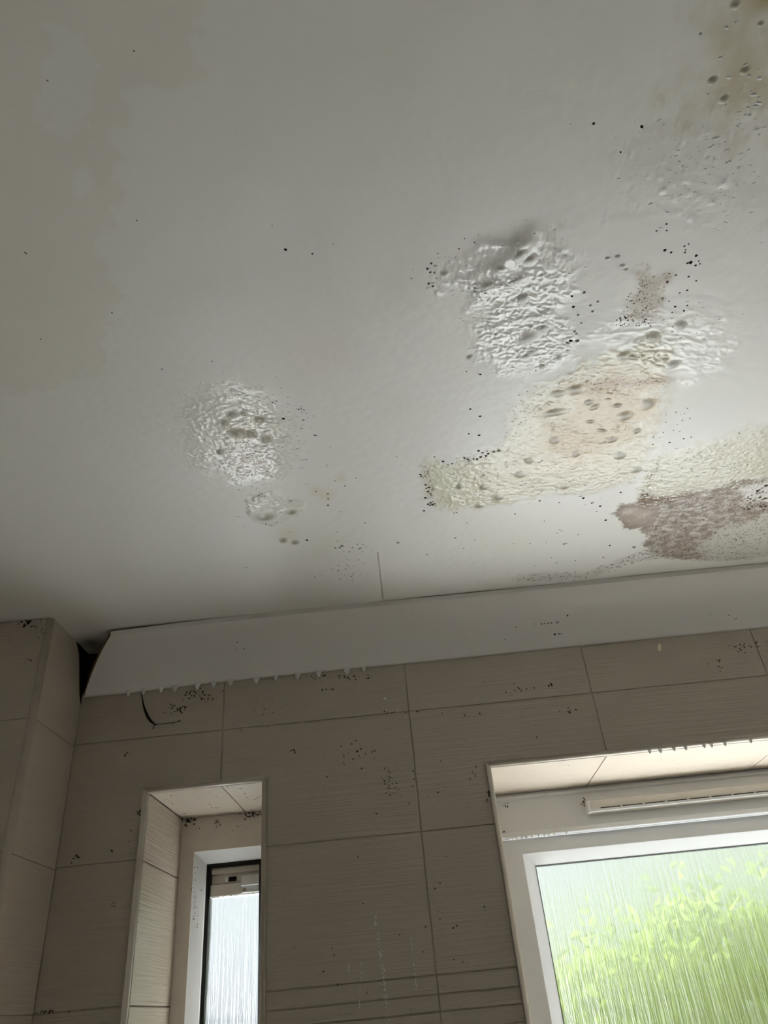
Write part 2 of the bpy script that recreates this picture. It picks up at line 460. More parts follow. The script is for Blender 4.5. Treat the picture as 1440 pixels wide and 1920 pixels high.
# old discoloured patches, top left
patch = region([(-60, -40), (380, -40), (370, 60), (372, 150), (300, 165), (225, 180), (220, 300), (222, 400), (200, 450), (210, 560), (190, 700), (-60, 760)], 0.004, 0.020, 0.004)
hole = region([(100, 60), (170, 55), (170, 180), (150, 230), (120, 260), (70, 250), (85, 150)], 0.004, 0.012) + region([(145, 310), (175, 315), (165, 360), (145, 362)], 0.004, 0.008)
tint(patch * (1 - np.clip(hole, 0, 1)), (0.76, 0.70, 0.635), 0.6)
tint(sstep(0.0, 0.7, fbm(X * 6, Y * 6, 31, 3)), (0.79, 0.77, 0.69), 0.5)
tint(ell(600, 665, 60, 40), (0.80, 0.72, 0.68), 0.5)
# A: yellowed, soaked area in the middle right
A = region([(798, 872), (850, 868), (905, 858), (945, 838), (960, 800), (960, 760), (1010, 730), (1070, 695), (1130, 660), (1200, 640), (1262, 650), (1262, 700), (1235, 770), (1215, 850), (1185, 900), (1120, 915), (1000, 928), (930, 945), (870, 952), (815, 950), (800, 910)], 0.020, 0.016, 0.006)
tint(A, (0.63, 0.565, 0.42), 0.85)
tint(region([(1015, 800), (1060, 745), (1100, 705), (1160, 690), (1225, 715), (1225, 780), (1190, 815), (1130, 850), (1060, 870), (1010, 850)], 0.035, 0.03), (0.53, 0.39, 0.24), 0.78)
tint(ell(1140, 720, 55, 14, 1.2), (0.36, 0.21, 0.09), 0.75)
tint(ell(1225, 714, 35, 7, 1.2), (0.34, 0.19, 0.09), 0.75)
tint(ell(1040, 868, 60, 12), (0.74, 0.62, 0.50), 0.6)
tint(region([(800, 872), (860, 868), (870, 900), (840, 948), (812, 948)], 0.02), (0.74, 0.73, 0.60), 0.6)
# B: yellowed strip at the right
B = region([(1195, 940), (1205, 880), (1240, 850), (1320, 832), (1440, 800), (1540, 790), (1620, 815), (1640, 850), (1560, 880), (1480, 898), (1395, 905), (1300, 925), (1220, 950)], 0.018, 0.014, 0.006)
tint(B, (0.59, 0.55, 0.43), 0.8)
# C: brown mould along the right
C = region([(1148, 962), (1165, 946), (1195, 944), (1206, 925), (1236, 930), (1300, 922), (1390, 900), (1480, 888), (1570, 890), (1640, 920), (1650, 965), (1600, 1005), (1540, 1030), (1460, 1042), (1360, 1052), (1290, 1050), (1222, 1044), (1208, 1020), (1216, 1008), (1196, 990), (1172, 990), (1168, 975)], 0.006, 0.006, 0.006)
blotch = fbm(X * 55, Y * 75, 23, 3)
Cgap = sstep(0.15, 0.55, fbm(X * 40, Y * 90, 29, 3)) * region([(1230, 955), (1330, 945), (1360, 980), (1300, 1010), (1220, 1010)], 0.02)
Clow = region([(1330, 1060), (1310, 1020), (1360, 990), (1480, 955), (1580, 960), (1660, 1000), (1600, 1060), (1480, 1070)], 0.02)
Cwhite = region([(1385, 915), (1480, 890), (1560, 900), (1540, 930), (1480, 938), (1400, 948)], 0.01)
tint(C, (0.26, 0.185, 0.135), np.clip(0.72 + 0.30 * blotch, 0, 0.92) * (1 - 0.75 * Clow) * (1 - 0.8 * Cwhite) * (1 - 0.5 * Cgap))
tint(C * Clow, (0.56, 0.545, 0.475), 0.75)
lobe = region([(1150, 962), (1170, 948), (1200, 946), (1235, 952), (1225, 985), (1196, 990), (1174, 990)], 0.004, 0.004)
tint(lobe, (0.36, 0.28, 0.23), 0.9)
tint(ell(1180, 960, 16, 7, 1.3), (0.62, 0.53, 0.47), 0.9); tint(ell(1207, 966, 13, 8, 1.3), (0.60, 0.51, 0.45), 0.8)
edge = C * (1 - region([(1158, 962), (1176, 952), (1215, 945), (1240, 940), (1300, 930), (1480, 890), (1480, 1050), (1240, 1040), (1222, 1018), (1205, 985), (1180, 984)], 0.006, 0.003))
edge = edge * region([(1130, 930), (1260, 900), (1260, 1030), (1130, 1010)], 0.01)
tint(edge, (0.26, 0.19, 0.15), 0.7)
mould = np.maximum(mould, C * (0.475 + 0.07 * blotch - 0.06 * Clow - 0.10 * Cwhite - 0.10 * Cgap) - 0.10 * lobe)
mould = np.maximum(mould, region([(1195, 945), (1210, 905), (1235, 860), (1245, 850), (1228, 905), (1218, 945)], 0.006, 0.006) * 0.44)
# trails and fringes of mould
trail = region([(955, 1083), (1010, 1074), (1100, 1072), (1150, 1054), (1185, 1036), (1230, 1022), (1260, 1046), (1170, 1058), (1120, 1078), (1050, 1088), (970, 1092)], 0.006, 0.008)
tint(trail, (0.62, 0.61, 0.56), 0.5); mould = np.maximum(mould, trail * 0.40)
fr1 = region([(788, 872), (804, 870), (812, 905), (826, 950), (796, 952), (802, 920)], 0.004, 0.005)
mould = np.maximum(mould, fr1 * 0.44)
fr2 = region([(800, 868), (905, 845), (920, 842), (915, 856), (870, 872), (812, 878)], 0.004, 0.004)
mould = np.maximum(mould, fr2 * 0.42)
# D: purple-brown patch
Dm = region([(1188, 512), (1212, 508), (1243, 528), (1240, 560), (1232, 585), (1216, 604), (1180, 606), (1172, 590), (1188, 560), (1194, 530)], 0.008, 0.008)
tint(Dm, (0.50, 0.42, 0.35), 0.8)
Dm2 = region([(1160, 606), (1165, 580), (1185, 545), (1200, 500), (1262, 500), (1255, 560), (1240, 590), (1225, 612)], 0.012, 0.01)
mould = np.maximum(mould, Dm2 * 0.405)
tint(ell(1250, 520, 14, 12), (0.48, 0.36, 0.30), 0.8); tint(ell(1226, 592, 14, 10), (0.45, 0.35, 0.28), 0.7)
tint(ell(1110, 580, 40, 60), (0.70, 0.68, 0.64), 0.5)
# olive stain in the top right corner
tint(region([(1375, -60), (1480, -60), (1480, 170), (1430, 235), (1350, 215), (1310, 170), (1330, 90)], 0.05, 0.03), (0.53, 0.46, 0.31), 0.75)
tint(ell(1437, 0, 25, 18), (0.35, 0.29, 0.08), 0.7)
# E: white swollen area, F: left blob
E_ = region([(822, 505), (860, 470), (930, 445), (1000, 428), (1065, 450), (1070, 520), (1060, 600), (1080, 650), (1030, 700), (940, 692), (885, 655), (895, 600), (870, 545), (830, 545)], 0.02, 0.02)
F_ = region([(330, 790), (350, 745), (420, 718), (510, 735), (560, 790), (555, 850), (530, 900), (440, 910), (370, 870)], 0.025, 0.02)
G_ = region([(1150, 260), (1260, 210), (1480, 160), (1480, 400), (1300, 410), (1170, 370)], 0.05, 0.03)
I_ = region([(1090, 640), (1170, 590), (1360, 590), (1400, 640), (1300, 720), (1240, 690)], 0.02, 0.02)
tint(F_, (0.80, 0.765, 0.71), 0.6)
tint(ell(470, 805, 60, 30), (0.70, 0.62, 0.52), 0.6)
tint(ell(478, 865, 45, 25), (0.82, 0.745, 0.70), 0.7)
lb = region([(462, 940), (490, 925), (575, 940), (560, 968), (510, 985), (475, 975)], 0.005, 0.006)
tint(lb, (0.78, 0.74, 0.66), 0.6)
for px, py, r in ((612, 928, 16), (640, 898, 10), (592, 920, 12), (540, 1000, 20)):
    tint(ell(px, py, r, r * 0.7), (0.70, 0.60, 0.46), 0.5)
tint(ell(172, 1206, 26, 12, 1.0), (0.10, 0.085, 0.06), 0.85)  # shade of the corner by the coving end painted into the ceiling colour
wet = np.clip(0.6 * A + 0.6 * B + E_ + F_ + G_ + 0.4 * C + lb + 0.8 * I_, 0, 1)

# relief: wrinkled, lifted paint (hangs down from the ceiling)
ang = math.radians(12)
Xr, Yr = X * math.cos(ang) + Y * math.sin(ang), -X * math.sin(ang) + Y * math.cos(ang)
wr = fbm(Xr * 80 + NZ1 * 0.6, Yr * 215 + NZ1 * 0.8, 51, 2)
wrinkle = np.abs(wr) ** 0.8
pim = sstep(0.05, 0.7, fbm(Xr * 200 + 0.6 * Yr * 90, Yr * 230, 61, 2))
folds = 1 - np.abs(fbm(Xr * 22, Yr * 60, 71, 2)); folds = folds ** 4
calm = 0.55 + 0.45 * sstep(-0.25, 0.45, fbm(X * 14, Y * 18, 131, 2))
H += (A + B) * calm * (0.0012 * wrinkle + 0.0005 * folds + 0.0003 * pim)
H += C * 0.0009 * wrinkle + Dm * 0.0005 * pim
H += E_ * (0.0011 * wrinkle + 0.0006 * folds + 0.0007 * pim)
H += F_ * (0.0006 * sstep(0.05, 0.6, fbm(X * 170, Y * 190, 81, 2)) + 0.0007 * wrinkle)
H += I_ * (0.0005 * wrinkle + 0.0004 * folds)
H += G_ * 0.0011 * sstep(0.35, 0.8, fbm(X * 75, Y * 95, 91, 2))
H += lb * (0.0009 + 0.0022 * wrinkle)
H += 0.00025 * fbm(X * 45, Y * 60, 101, 2) + 0.0012 * fbm(X * 5, Y * 5, 111, 2)
def ridge(p0, p1, w, h):
    a, b = on_ceiling(*p0), on_ceiling(*p1); L = (b - a); n2 = L.length_squared
    t = np.clip(((X - a.x) * L.x + (Y - a.y) * L.y) / n2, 0, 1)
    d = np.hypot(X - a.x - t * L.x, Y - a.y - t * L.y) + NZ1 * 0.002
    return h * np.exp(-(d / w) ** 2) * (0.6 + 0.4 * np.sin(t * math.pi))
H += ridge((998, 438), (972, 466), 0.013, 0.0040) + ridge((975, 464), (932, 504), 0.015, 0.0045)
H += ridge((975, 520), (905, 545), 0.013, 0.0026)
H += ridge((1035, 590), (960, 603), 0.004, 0.0010) + ridge((965, 602), (905, 622), 0.0035, 0.0008)
H += ridge((905, 455), (960, 460), 0.006, 0.002)
tint(np.clip(ridge((985, 445), (938, 500), 0.011, 1), 0, 1), (0.62, 0.60, 0.53), 0.45)
fade = sstep(YW + 0.01, YW - 0.09, Y)
H *= fade
nx, ny = X.shape
co = np.stack([X, Y, ZC - np.maximum(H, -0.001)], -1).reshape(-1, 3)
idx = np.arange(nx * ny).reshape(nx, ny)
quads = np.stack([idx[:-1, :-1], idx[:-1, 1:], idx[1:, 1:], idx[1:, :-1]], -1).reshape(-1, 4)
me = bpy.data.meshes.new('ceiling')
me.vertices.add(len(co)); me.vertices.foreach_set('co', co.astype(np.float32).ravel())
me.loops.add(quads.size); me.loops.foreach_set('vertex_index', quads.astype(np.int32).ravel())
me.polygons.add(len(quads)); me.polygons.foreach_set('loop_start', np.arange(0, quads.size, 4, dtype=np.int32))
me.update(calc_edges=True)
me.polygons.foreach_set('use_smooth', np.ones(len(quads), bool))
ca = me.attributes.new('stain', 'FLOAT_COLOR', 'POINT')
ca.data.foreach_set('color', np.concatenate([stain, np.ones(X.shape + (1,))], -1).astype(np.float32).ravel())
for nm, arr in (('mould', mould), ('wet', wet)):
    at = me.attributes.new(nm, 'FLOAT', 'POINT'); at.data.foreach_set('value', arr.astype(np.float32).ravel())
me.materials.append(M_ceil)
ceiling = tag(link(bpy.data.objects.new('ceiling', me)), 'damp white ceiling with yellow stains, blistered paint and mould', 'ceiling', kind='structure')
m = MB(); m.box(XL - 0.2, XR + 0.2, YB - 0.2, YO, ZC + 0.02, ZC + 0.12); m.build('ceiling_board', M_paint_wall, ceiling)

def sample(arr, P):
    i = min(max(int(np.searchsorted(gx, P.x)), 0), nx - 1); k = min(max(int(np.searchsorted(gy, P.y)), 0), ny - 1)
    return arr[i, k]
def surf(P): return Vector((P.x, P.y, ZC - max(float(sample(H, P)), -0.001)))

# ---- seam in the ceiling board above the coving
a, b = on_ceiling(711, 1035), on_ceiling(718, 1124)
m = MB(); m.box(-0.0008, 0.0008, a.y, b.y, ZC - 0.0022, ZC + 0.001)
o = m.build('board_seam', simple('seam_filler', (0.62, 0.60, 0.56), 0.8, 0.1), ceiling); o.location.x = (a.x + b.x) / 2

# ---- swollen blisters, each its own part of the ceiling
bm_ = MB(); R_, S_ = 7, 18
bm_.v.append((0, 0, -1))
for r in range(1, R_ + 1):
    q = r / R_
    for s in range(S_):
        t = 2 * math.pi * s / S_; bm_.v.append((q * math.cos(t), q * math.sin(t), -(1 - q * q) ** 1.6 + (0.05 if r == R_ else 0)))
for s in range(S_): bm_.f.append((0, 1 + (s + 1) % S_, 1 + s)); bm_.m.append(0)
for r in range(R_ - 1):
    for s in range(S_):
        a0, a1 = 1 + r * S_ + s, 1 + r * S_ + (s + 1) % S_
        bm_.f.append((a0, a1, a1 + S_, a0 + S_)); bm_.m.append(0)
dome = bm_.mesh('paint_blister', M_blister, smooth=True)
BLISTERS = [(1046, 737, 16, 9, 0), (1078, 730, 15, 9, 0), (1037, 773, 25, 6, -8), (1103, 754, 11, 7, 0), (1114, 763, 12, 6, -15), (1157, 760, 11, 4, -5), (1171, 780, 15, 8, -10),
 (1214, 757, 14, 10, -15), (1193, 808, 10, 6, 0), (1147, 824, 15, 7, -18), (1130, 829, 12, 3, -12), (1040, 825, 12, 8, -10), (1080, 850, 9, 7, 0), (1163, 854, 14, 8, 0), (993, 862, 10, 7, -10), (976, 889, 12, 7, 0),
 (1193, 881, 10, 6, 0), (1106, 790, 10, 4, 0), (1129, 807, 12, 3, 10), (1168, 667, 15, 8, 0), (1188, 669, 18, 5, 6), (1246, 674, 10, 5, -10), (1262, 684, 16, 7, -15), (1047, 671, 9, 6, 0), (1018, 686, 8, 6, 0), (1064, 657, 8, 6, 0),
 (1000, 660, 12, 7, -20), (985, 668, 14, 4, -20), (907, 913, 10, 7, 0), (934, 932, 10, 7, 0), (899, 948, 11, 6, 0), (1058, 911, 11, 6, -15), (862, 912, 8, 7, 0),
 (973, 472, 13, 12, 0), (937, 500, 12, 9, 0), (993, 486, 13, 11, 0), (980, 560, 17, 15, 0), (991, 636, 19, 15, 0), (1017, 618, 16, 10, -12), (916, 533, 20, 10, -20), (963, 525, 26, 8, -20),
 (834, 512, 10, 7, 0), (882, 671, 9, 6, -10), (1276, 611, 15, 11, -10), (1223, 634, 17, 11, 0),
 (422, 792, 10, 9, 0), (436, 777, 14, 8, 0), (457, 775, 8, 6, 0), (447, 811, 20, 9, 10), (471, 813, 12, 8, 0), (500, 823, 12, 8, 0), (414, 847, 10, 7, 0), (488, 786, 14, 8, 0),
 (497, 967, 22, 10, -8), (547, 958, 13, 7, -10), (531, 1013, 10, 7, 0), (553, 1017, 10, 6, 0),
 (1397, 131, 13, 9, -10), (1336, 151, 13, 11, 0), (1357, 185, 12, 11, 0), (1379, 8, 12, 12, 0), (1427, 44, 8, 7, 0), (1139, 485, 7, 5, 0), (1158, 482, 7, 5, 0), (1174, 506, 7, 4, -10), (1167, 499, 8, 4, -20)]
for px, py, rx, ry, rot in BLISTERS:
    c = on_ceiling(px, py); t = math.radians(rot)
    ax = on_ceiling(px + rx * math.cos(t), py + rx * math.sin(t)) - c
    ay = (on_ceiling(px + ry * math.sin(t), py - ry * math.cos(t)) - on_ceiling(px - ry * math.sin(t), py + ry * math.cos(t))) / 2
    la, lb_ = ax.length * 1.25, ay.length * 1.25
    o = link(bpy.data.objects.new('paint_blister', dome), ceiling)
    s = surf(c)
    o.location = (s.x, s.y, s.z + 0.0004); o.rotation_euler.z = math.atan2(ax.y, ax.x)
    o.scale = (la, lb_, 0.085 * min(la, lb_) + 0.0007)
    k = sample(stain, c); o.color = (*[float(v) for v in k], 1)

# ---- mould spots
def speck(M, P, r, nrm, m=0, el=1.0, rot=0.0):
    """small domed irregular fleck lying on a surface, nrm points into the room"""
    n = Vector(nrm); u = n.orthogonal().normalized(); v = n.cross(u)
    k = 7; i = len(M.v); M.v.append(tuple(P + n * min(0.0006, r * 0.35)))
    for q in range(k):
        t = 2 * math.pi * q / k + rot; rr = r * random.uniform(0.75, 1.15)
        M.v.append(tuple(P + u * (rr * math.cos(t) * el) + v * (rr * math.sin(t)) - n * 0.0002))
    for q in range(k): M.f.append((i, i + 1 + q, i + 1 + (q + 1) % k)); M.m.append(m)
DOWN = (0, 0, -1)
SPOTS = []   # px, py, radius px, material 0 black 1 brown 2 grey 3 rust
def zo(ox, oy, sc, pts):
    for p in pts:
        SPOTS.append((ox + p[0] * sc, oy + p[1] * sc, p[2] if len(p) > 2 else 2.2, p[3] if len(p) > 3 else 0))
zo(760, 400, .4722, [(1037, 42, 2.8), (1038, 68, 2.8), (998, 70, 3, 2), (1030, 147, 3.4), (1055, 155, 3.6), (1108, 130, 2.6), (1110, 155, 3, 1), (1113, 145, 2.5, 1), (1125, 122, 2.2), (1155, 167, 4.4), (1133, 195, 5.2), (1120, 197, 4, 1), (1165, 190, 2.4), (1152, 207, 3.4),
 (1170, 200, 2.4), (1075, 245, 3), (1125, 252, 3.2), (1155, 268, 2.8), (1048, 240, 2.4, 1), (1040, 272, 4.5, 1), (1120, 307, 3), (1090, 317, 2.6), (1047, 350, 2.4), (1072, 372, 3.6), (1120, 367, 2.8), (1107, 388, 2.6), (1060, 395, 2.2), (1020, 340, 4.5, 2), (662, 330, 4), (668, 373, 4.2), (710, 316, 4.2, 2), (687, 405, 3.6, 2), (700, 437, 3, 2),
 (645, 515, 5, 1), (656, 507, 3.6), (638, 512, 3, 1), (684, 505, 4.5, 1), (672, 470, 3.5, 2), (680, 478, 3.5, 2), (652, 452, 3.6, 2), (735, 367, 4, 2), (765, 352, 4, 2), (745, 390, 4, 2), (243, 630, 2), (298, 640, 2.8), (290, 637, 1.6), (518, 625, 1.6), (258, 778, 3), (297, 805, 3.4), (252, 875, 2.6), (293, 881, 3.4), (290, 943, 3.8), (115, 968, 2.4),
 (103, 198, 2.8, 1), (87, 218, 3, 1), (98, 232, 3), (115, 235, 2, 2), (93, 277, 2.6), (110, 288, 2.4), (235, 100, 1.8), (290, 85, 1.6), (275, 115, 2, 2), (213, 140, 2.6, 3), (24, 258, 1.8, 2), (512, 75, 1.8), (510, 158, 2, 1),
 (1120, 775, 1.8), (1108, 795, 1.6), (1095, 800, 1.4), (1075, 790, 1.8), (1035, 830, 2), (1035, 800, 1.4), (1130, 815, 1.8), (1100, 822, 2), (1065, 862, 1.8), (1025, 870, 2), (1010, 890, 1.6), (985, 888, 1.8), (982, 918, 2), (1050, 910, 2.4), (1105, 895, 2.2), (1135, 888, 2.2), (1325, 873, 2), (1090, 865, 1.4), (1080, 838, 1.5)])
zo(760, 800, .4722, [(252, 28, 2.8), (294, 33, 3.2), (115, 120, 2.6), (150, 138, 3.6), (290, 95, 4.2), (308, 103, 3.6, 1), (270, 128, 3.4, 1), (255, 133, 3, 1), (285, 128, 3.6, 1), (300, 120, 3.6, 1), (320, 116, 3.2, 1), (248, 128, 3), (235, 125, 2.8), (350, 100, 4.6, 2), (372, 94, 5, 2), (330, 107, 3.4, 1), (170, 150, 2.2), (185, 146, 2.4, 1), (60, 190, 3), (64, 197, 3, 1), (55, 155, 1.8, 2),
 (70, 203, 2.6, 1), (82, 230, 3.6, 1), (85, 245, 3, 1), (90, 258, 4.4, 1), (100, 265, 3.4, 1), (95, 240, 2.6, 1), (80, 283, 3.4), (74, 334, 3.2), (90, 308, 4, 1), (102, 302, 4, 1), (110, 310, 3.6, 1), (118, 305, 2.6, 1), (98, 313, 2.4), (122, 312, 2.2), (193, 342, 2.2), (203, 340, 2.8, 1), (245, 382, 1.8), (436, 345, 2.6, 1), (533, 293, 2.8, 1), (610, 300, 2), (707, 283, 4.6), (740, 303, 3.6), (747, 300, 2),
 (773, 316, 3.6), (760, 337, 1.8), (795, 373, 4.4), (850, 370, 2.6), (855, 262, 3.2, 1), (812, 474, 3.4), (909, 480, 4.4, 2), (951, 472, 4, 2), (787, 520, 2.4), (198, 442, 3.4, 2), (275, 450, 2.4, 2), (231, 483, 2.2, 2), (430, 465, 1.8, 2), (495, 465, 2.2, 2), (560, 460, 1.8, 2), (603, 422, 1.6), (612, 408, 2.2, 2), (620, 413, 2.2, 2), (552, 374, 1.6), (687, 430, 2.4, 2), (630, 467, 3.4, 2), (640, 465, 2.4, 2),
 (86, 508, 3.6, 2), (676, 532, 1.8), (402, 582, 1.6), (640, 578, 1.6), (675, 576, 1.8), (1357, 151, 1.8), (600, 540, 2.6, 2), (580, 520, 2.2, 2), (515, 553, 2, 2)])
zo(260, 660, .3611, [(120, 90, 1.6), (380, 48, 2, 2), (168, 190, 1.4, 2), (28, 420, 1.2), (752, 345, 3.2), (915, 432, 2.8), (925, 433, 1.6), (825, 502, 2.2), (890, 395, 1.6), (997, 494, 1.8, 2), (1340, 545, 1.8), (1367, 588, 1.2), (548, 657, 2.6), (562, 647, 1.4), (645, 628, 1.6), (613, 640, 1.4, 1), (590, 698, 1.6), (615, 707, 1.6), (583, 742, 1.6), (1021, 670, 2, 1), (978, 595, 1.6, 2),
 (983, 738, 3, 3), (985, 764, 3.2, 3), (983, 797, 3.6, 3), (1130, 655, 2.2, 3), (1175, 890, 2.2, 3), (1072, 697, 2.4, 2), (1048, 832, 2.2, 2), (1035, 895, 1.6, 2), (1030, 938, 1.4), (690, 898, 2.4), (660, 890, 2.2, 1), (645, 885, 1.8, 1), (675, 893, 1.6, 1), (717, 880, 1.8, 1), (568, 834, 2.4), (783, 935, 1.8, 3), (873, 977, 3.6), (1347, 989, 4.4, 2), (1100, 983, 1.4), (1135, 998, 1.6), (1165, 1000, 1.8), (1180, 1010, 1.6),
 (1110, 1017, 1.8), (1055, 1008, 4.4, 2), (1045, 1015, 3.6, 2), (1020, 1017, 3.4, 2), (1032, 980, 2, 2), (1208, 1028, 1.6), (1145, 1022, 3.6, 2), (1155, 1018, 2), (1160, 1038, 2), (1095, 1038, 2), (1065, 1037, 1.6), (1145, 1078, 1.6), (1165, 1095, 1.4), (1080, 1105, 2, 2), (1075, 1127, 2.4, 2), (1037, 1135, 1.8), (1040, 1108, 2, 2), (1006, 1127, 2.2, 3), (1115, 1150, 1.6), (1105, 1165, 2.6, 2), (1110, 1160, 1.6), (1070, 1160, 1.8, 2),
 (1150, 1155, 1.6), (1190, 1150, 1.4), (1045, 1180, 1.8), (1110, 1183, 1.4), (1083, 1078, 1.6, 2), (1115, 1110, 1.8, 2), (1090, 1112, 2, 2), (1325, 1155, 1.4), (918, 1031, 1.6, 2), (915, 1168, 2), (942, 1158, 1.6), (560, 1117, 1.8), (798, 1204, 1.4), (400, 1228, 1.4, 2), (920, 725, 2.6, 2), (845, 395, 3, 2), (855, 352, 3.4, 2), (843, 292, 2, 1), (830, 297, 2, 1), (858, 300, 2, 1), (848, 312, 1.6, 1), (700, 250, 2, 1), (716, 255, 2, 1), (706, 268, 2, 1), (695, 262, 1.8, 1),
 (545, 905, 1.5, 1), (640, 735, 2, 1), (625, 742, 1.6, 1), (655, 745, 1.6, 1)])
zo(900, 0, .375, [(568, 618, 4.6), (808, 633, 4), (812, 638, 2.6, 1), (703, 760, 2.8)])
zo(0, 0, .486, [(183, 312, 3.2, 2), (516, 196, 3, 2), (100, 980, 3.2, 2), (96, 976, 2), (1050, 870, 2), (1102, 965, 3.4), (1205, 980, 2.6), (1285, 942, 1.6), (432, 1207, 2.2, 1), (158, 1308, 2), (625, 1424, 1.6), (528, 852, 2.6, 2)])
# fine random fringe flecks around the brown areas
def scatter(px0, px1, py0, py1, n, r0, r1, mt, keep=None):
    k = 0
    while k < n:
        px, py = random.uniform(px0, px1), random.uniform(py0, py1)
        if keep and not keep(px, py): continue
        SPOTS.append((px, py, random.uniform(r0, r1), random.choice(mt))); k += 1
scatter(1155, 1215, 520, 612, 110, 0.9, 2.0, (0, 1, 1), lambda x, y: abs(x - (1235 - (y - 500) * 0.55)) < 26)
scatter(1160, 1190, 590, 612, 26, 1.2, 2.2, (0, 1))
scatter(1205, 1225, 592, 612, 22, 1.2, 2.0, (1,))
scatter(1385, 1440, 900, 955, 60, 1.8, 4.2, (1, 2, 1), lambda x, y: y > 940 - (x - 1385) * 0.6)
scatter(1100, 1240, 1030, 1075, 60, 1.2, 2.8, (2,), lambda x, y: abs(y - (1080 - (x - 1100) * 0.36)) < 9)
scatter(960, 1110, 1076, 1090, 50, 0.9, 2.2, (2,))
scatter(1100, 1180, 700, 745, 40, 0.8, 1.6, (1, 3), lambda x, y: abs(y - (728 - (x - 1100) * 0.2)) < 12)
scatter(1195, 1255, 705, 722, 24, 0.8, 1.6, (1, 3))
scatter(1195, 1240, 860, 945, 40, 0.9, 2.2, (1, 3), lambda x, y: abs(x - (1232 - (y - 860) * 0.36)) < 7)
MS = [M_black, M_brownm, M_greym, M_rust]
small = MB(); nbig = 0
for px, py, r, mt in SPOTS:
    P = surf(on_ceiling(px, py)); rw = r * mm_per_px(P)
    if r >= 4.0:
        M = MB(); speck(M, Vector((0, 0, 0)), rw, DOWN, 0, 1.1, px)
        o = M.build('mould_spot', MS[mt], ceiling, smooth=True, weld=False); o.location = P; nbig += 1
    else:
        speck(small, P, rw, DOWN, mt, 1.1, px)
o = small.build('mould_specks', MS, ceiling, weld=False); o['kind'] = 'stuff'

# ---- condensation beads around the wet areas
def bead(M, P, r, el, rot):
    i0 = len(M.v); n = 7; ca, sa = math.cos(rot), math.sin(rot)
    M.v.append((P.x, P.y, P.z - r * 0.55))
    for q, h in ((0.55, 0.42), (1.0, -0.05)):
        for s_ in range(n):
            t = 2 * math.pi * s_ / n; a, b = r * q * math.cos(t) * el, r * q * math.sin(t)
            M.v.append((P.x + a * ca - b * sa, P.y + a * sa + b * ca, P.z - r * h))
    for s_ in range(n):
        M.f.append((i0, i0 + 1 + (s_ + 1) % n, i0 + 1 + s_)); M.f.append((i0 + 1 + s_, i0 + 1 + (s_ + 1) % n, i0 + 1 + n + (s_ + 1) % n, i0 + 1 + n + s_)); M.m += [0, 0]
M = MB()
def beads(cx, cy, sx, sy, n, r0, r1, el=1.6):
    for _ in range(n):
        P = surf(on_ceiling(random.gauss(cx, sx), random.gauss(cy, sy)))
        if P.y > YW - 0.14: continue
        bead(M, P, random.uniform(r0, r1) * mm_per_px(P), random.uniform(1, el), random.uniform(-0.4, 0.5))
beads(1310, 310, 75, 60, 170, 0.8, 2.4, 3.0); beads(1400, 200, 30, 40, 24, 1.5, 4, 2.5); beads(1360, 80, 40, 60, 8, 2, 4, 1.5)
beads(400, 800, 45, 45, 160, 0.7, 1.8, 2); beads(500, 800, 40, 50, 150, 0.8, 2.2, 3); beads(478, 865, 35, 25, 120, 0.7, 1.8, 3)
beads(880, 510, 45, 30, 90, 0.8, 2.2, 3); beads(960, 590, 55, 60, 160, 0.7, 1.8, 3); beads(1030, 480, 30, 35, 60, 0.7, 1.8, 3); beads(1280, 610, 50, 20, 50, 0.7, 1.6, 3)
beads(1000, 770, 40, 30, 70, 0.7, 1.6, 2.5); beads(1050, 900, 90, 25, 110, 0.7, 1.8, 3); beads(1320, 875, 70, 22, 110, 0.7, 1.8, 3)
o = M.build('condensation_beads', M_water, ceiling, smooth=True, weld=False); o['kind'] = 'stuff'

# ================================================================== COVING
UT, VT, LIP = 0.119, 0.104, 0.0115
def cove_profile():
    """(u out from wall, v down from ceiling): front curve from ceiling lip to wall lip, then the back"""
    front = [(UT, 0.0), (UT, LIP)]
    p0, p1, c = Vector((UT - 0.001, LIP)), Vector((0.008, VT - 0.001)), Vector((0.036, 0.036))
    for t in np.linspace(0.02, 1, 15): front.append(tuple(p0 * (1 - t) ** 2 + c * 2 * t * (1 - t) + p1 * t * t))
    front += [(0.0065, VT), (0.0, VT)]
    back = [(0.0, VT - 0.012)]
    q0, q1, c2 = Vector((0.006, VT - 0.016)), Vector((UT - 0.016, 0.004)), Vector((0.025, 0.025))
    for t in np.linspace(0, 1, 9): back.append(tuple(q0 * (1 - t) ** 2 + c2 * 2 * t * (1 - t) + q1 * t * t))
    back.append((UT - 0.012, 0.0))
    return front + back
prof = cove_profile(); NP = len(prof)
ts = np.concatenate([np.linspace(0, 0.3, 24, endpoint=False), np.linspace(0.3, 1, 40)])
M = MB()
for t in ts:
    for u, v in prof:
        xs = BX + 0.003 + u * 0.80
        x = xs + (XR - xs) * t
        droop = 0.0065 * math.exp(-((x + 0.66) / 0.15) ** 2) + 0.0008 * math.sin(x * 9)
        M.v.append((x, YW - u, ZC - v - (droop if u > 0.02 else droop * 0.6) - 0.0004))
for k in range(len(ts) - 1):
    for q in range(NP):
        a0, a1 = k * NP + q, k * NP + (q + 1) % NP
        M.f.append((a0, a1, a1 + NP, a0 + NP)); M.m.append(0 if q < 18 else 1)
M.f.append(tuple(range(NP))); M.m.append(1)
M.f.append(tuple((len(ts) - 1) * NP + q for q in reversed(range(NP)))); M.m.append(1)
coving = M.build('coving', [M_cove, M_cove_edge])
for p in coving.data.polygons: p.use_smooth = len(p.vertices) == 4
es = coving.modifiers.new('edges', 'EDGE_SPLIT'); es.split_angle = math.radians(35)
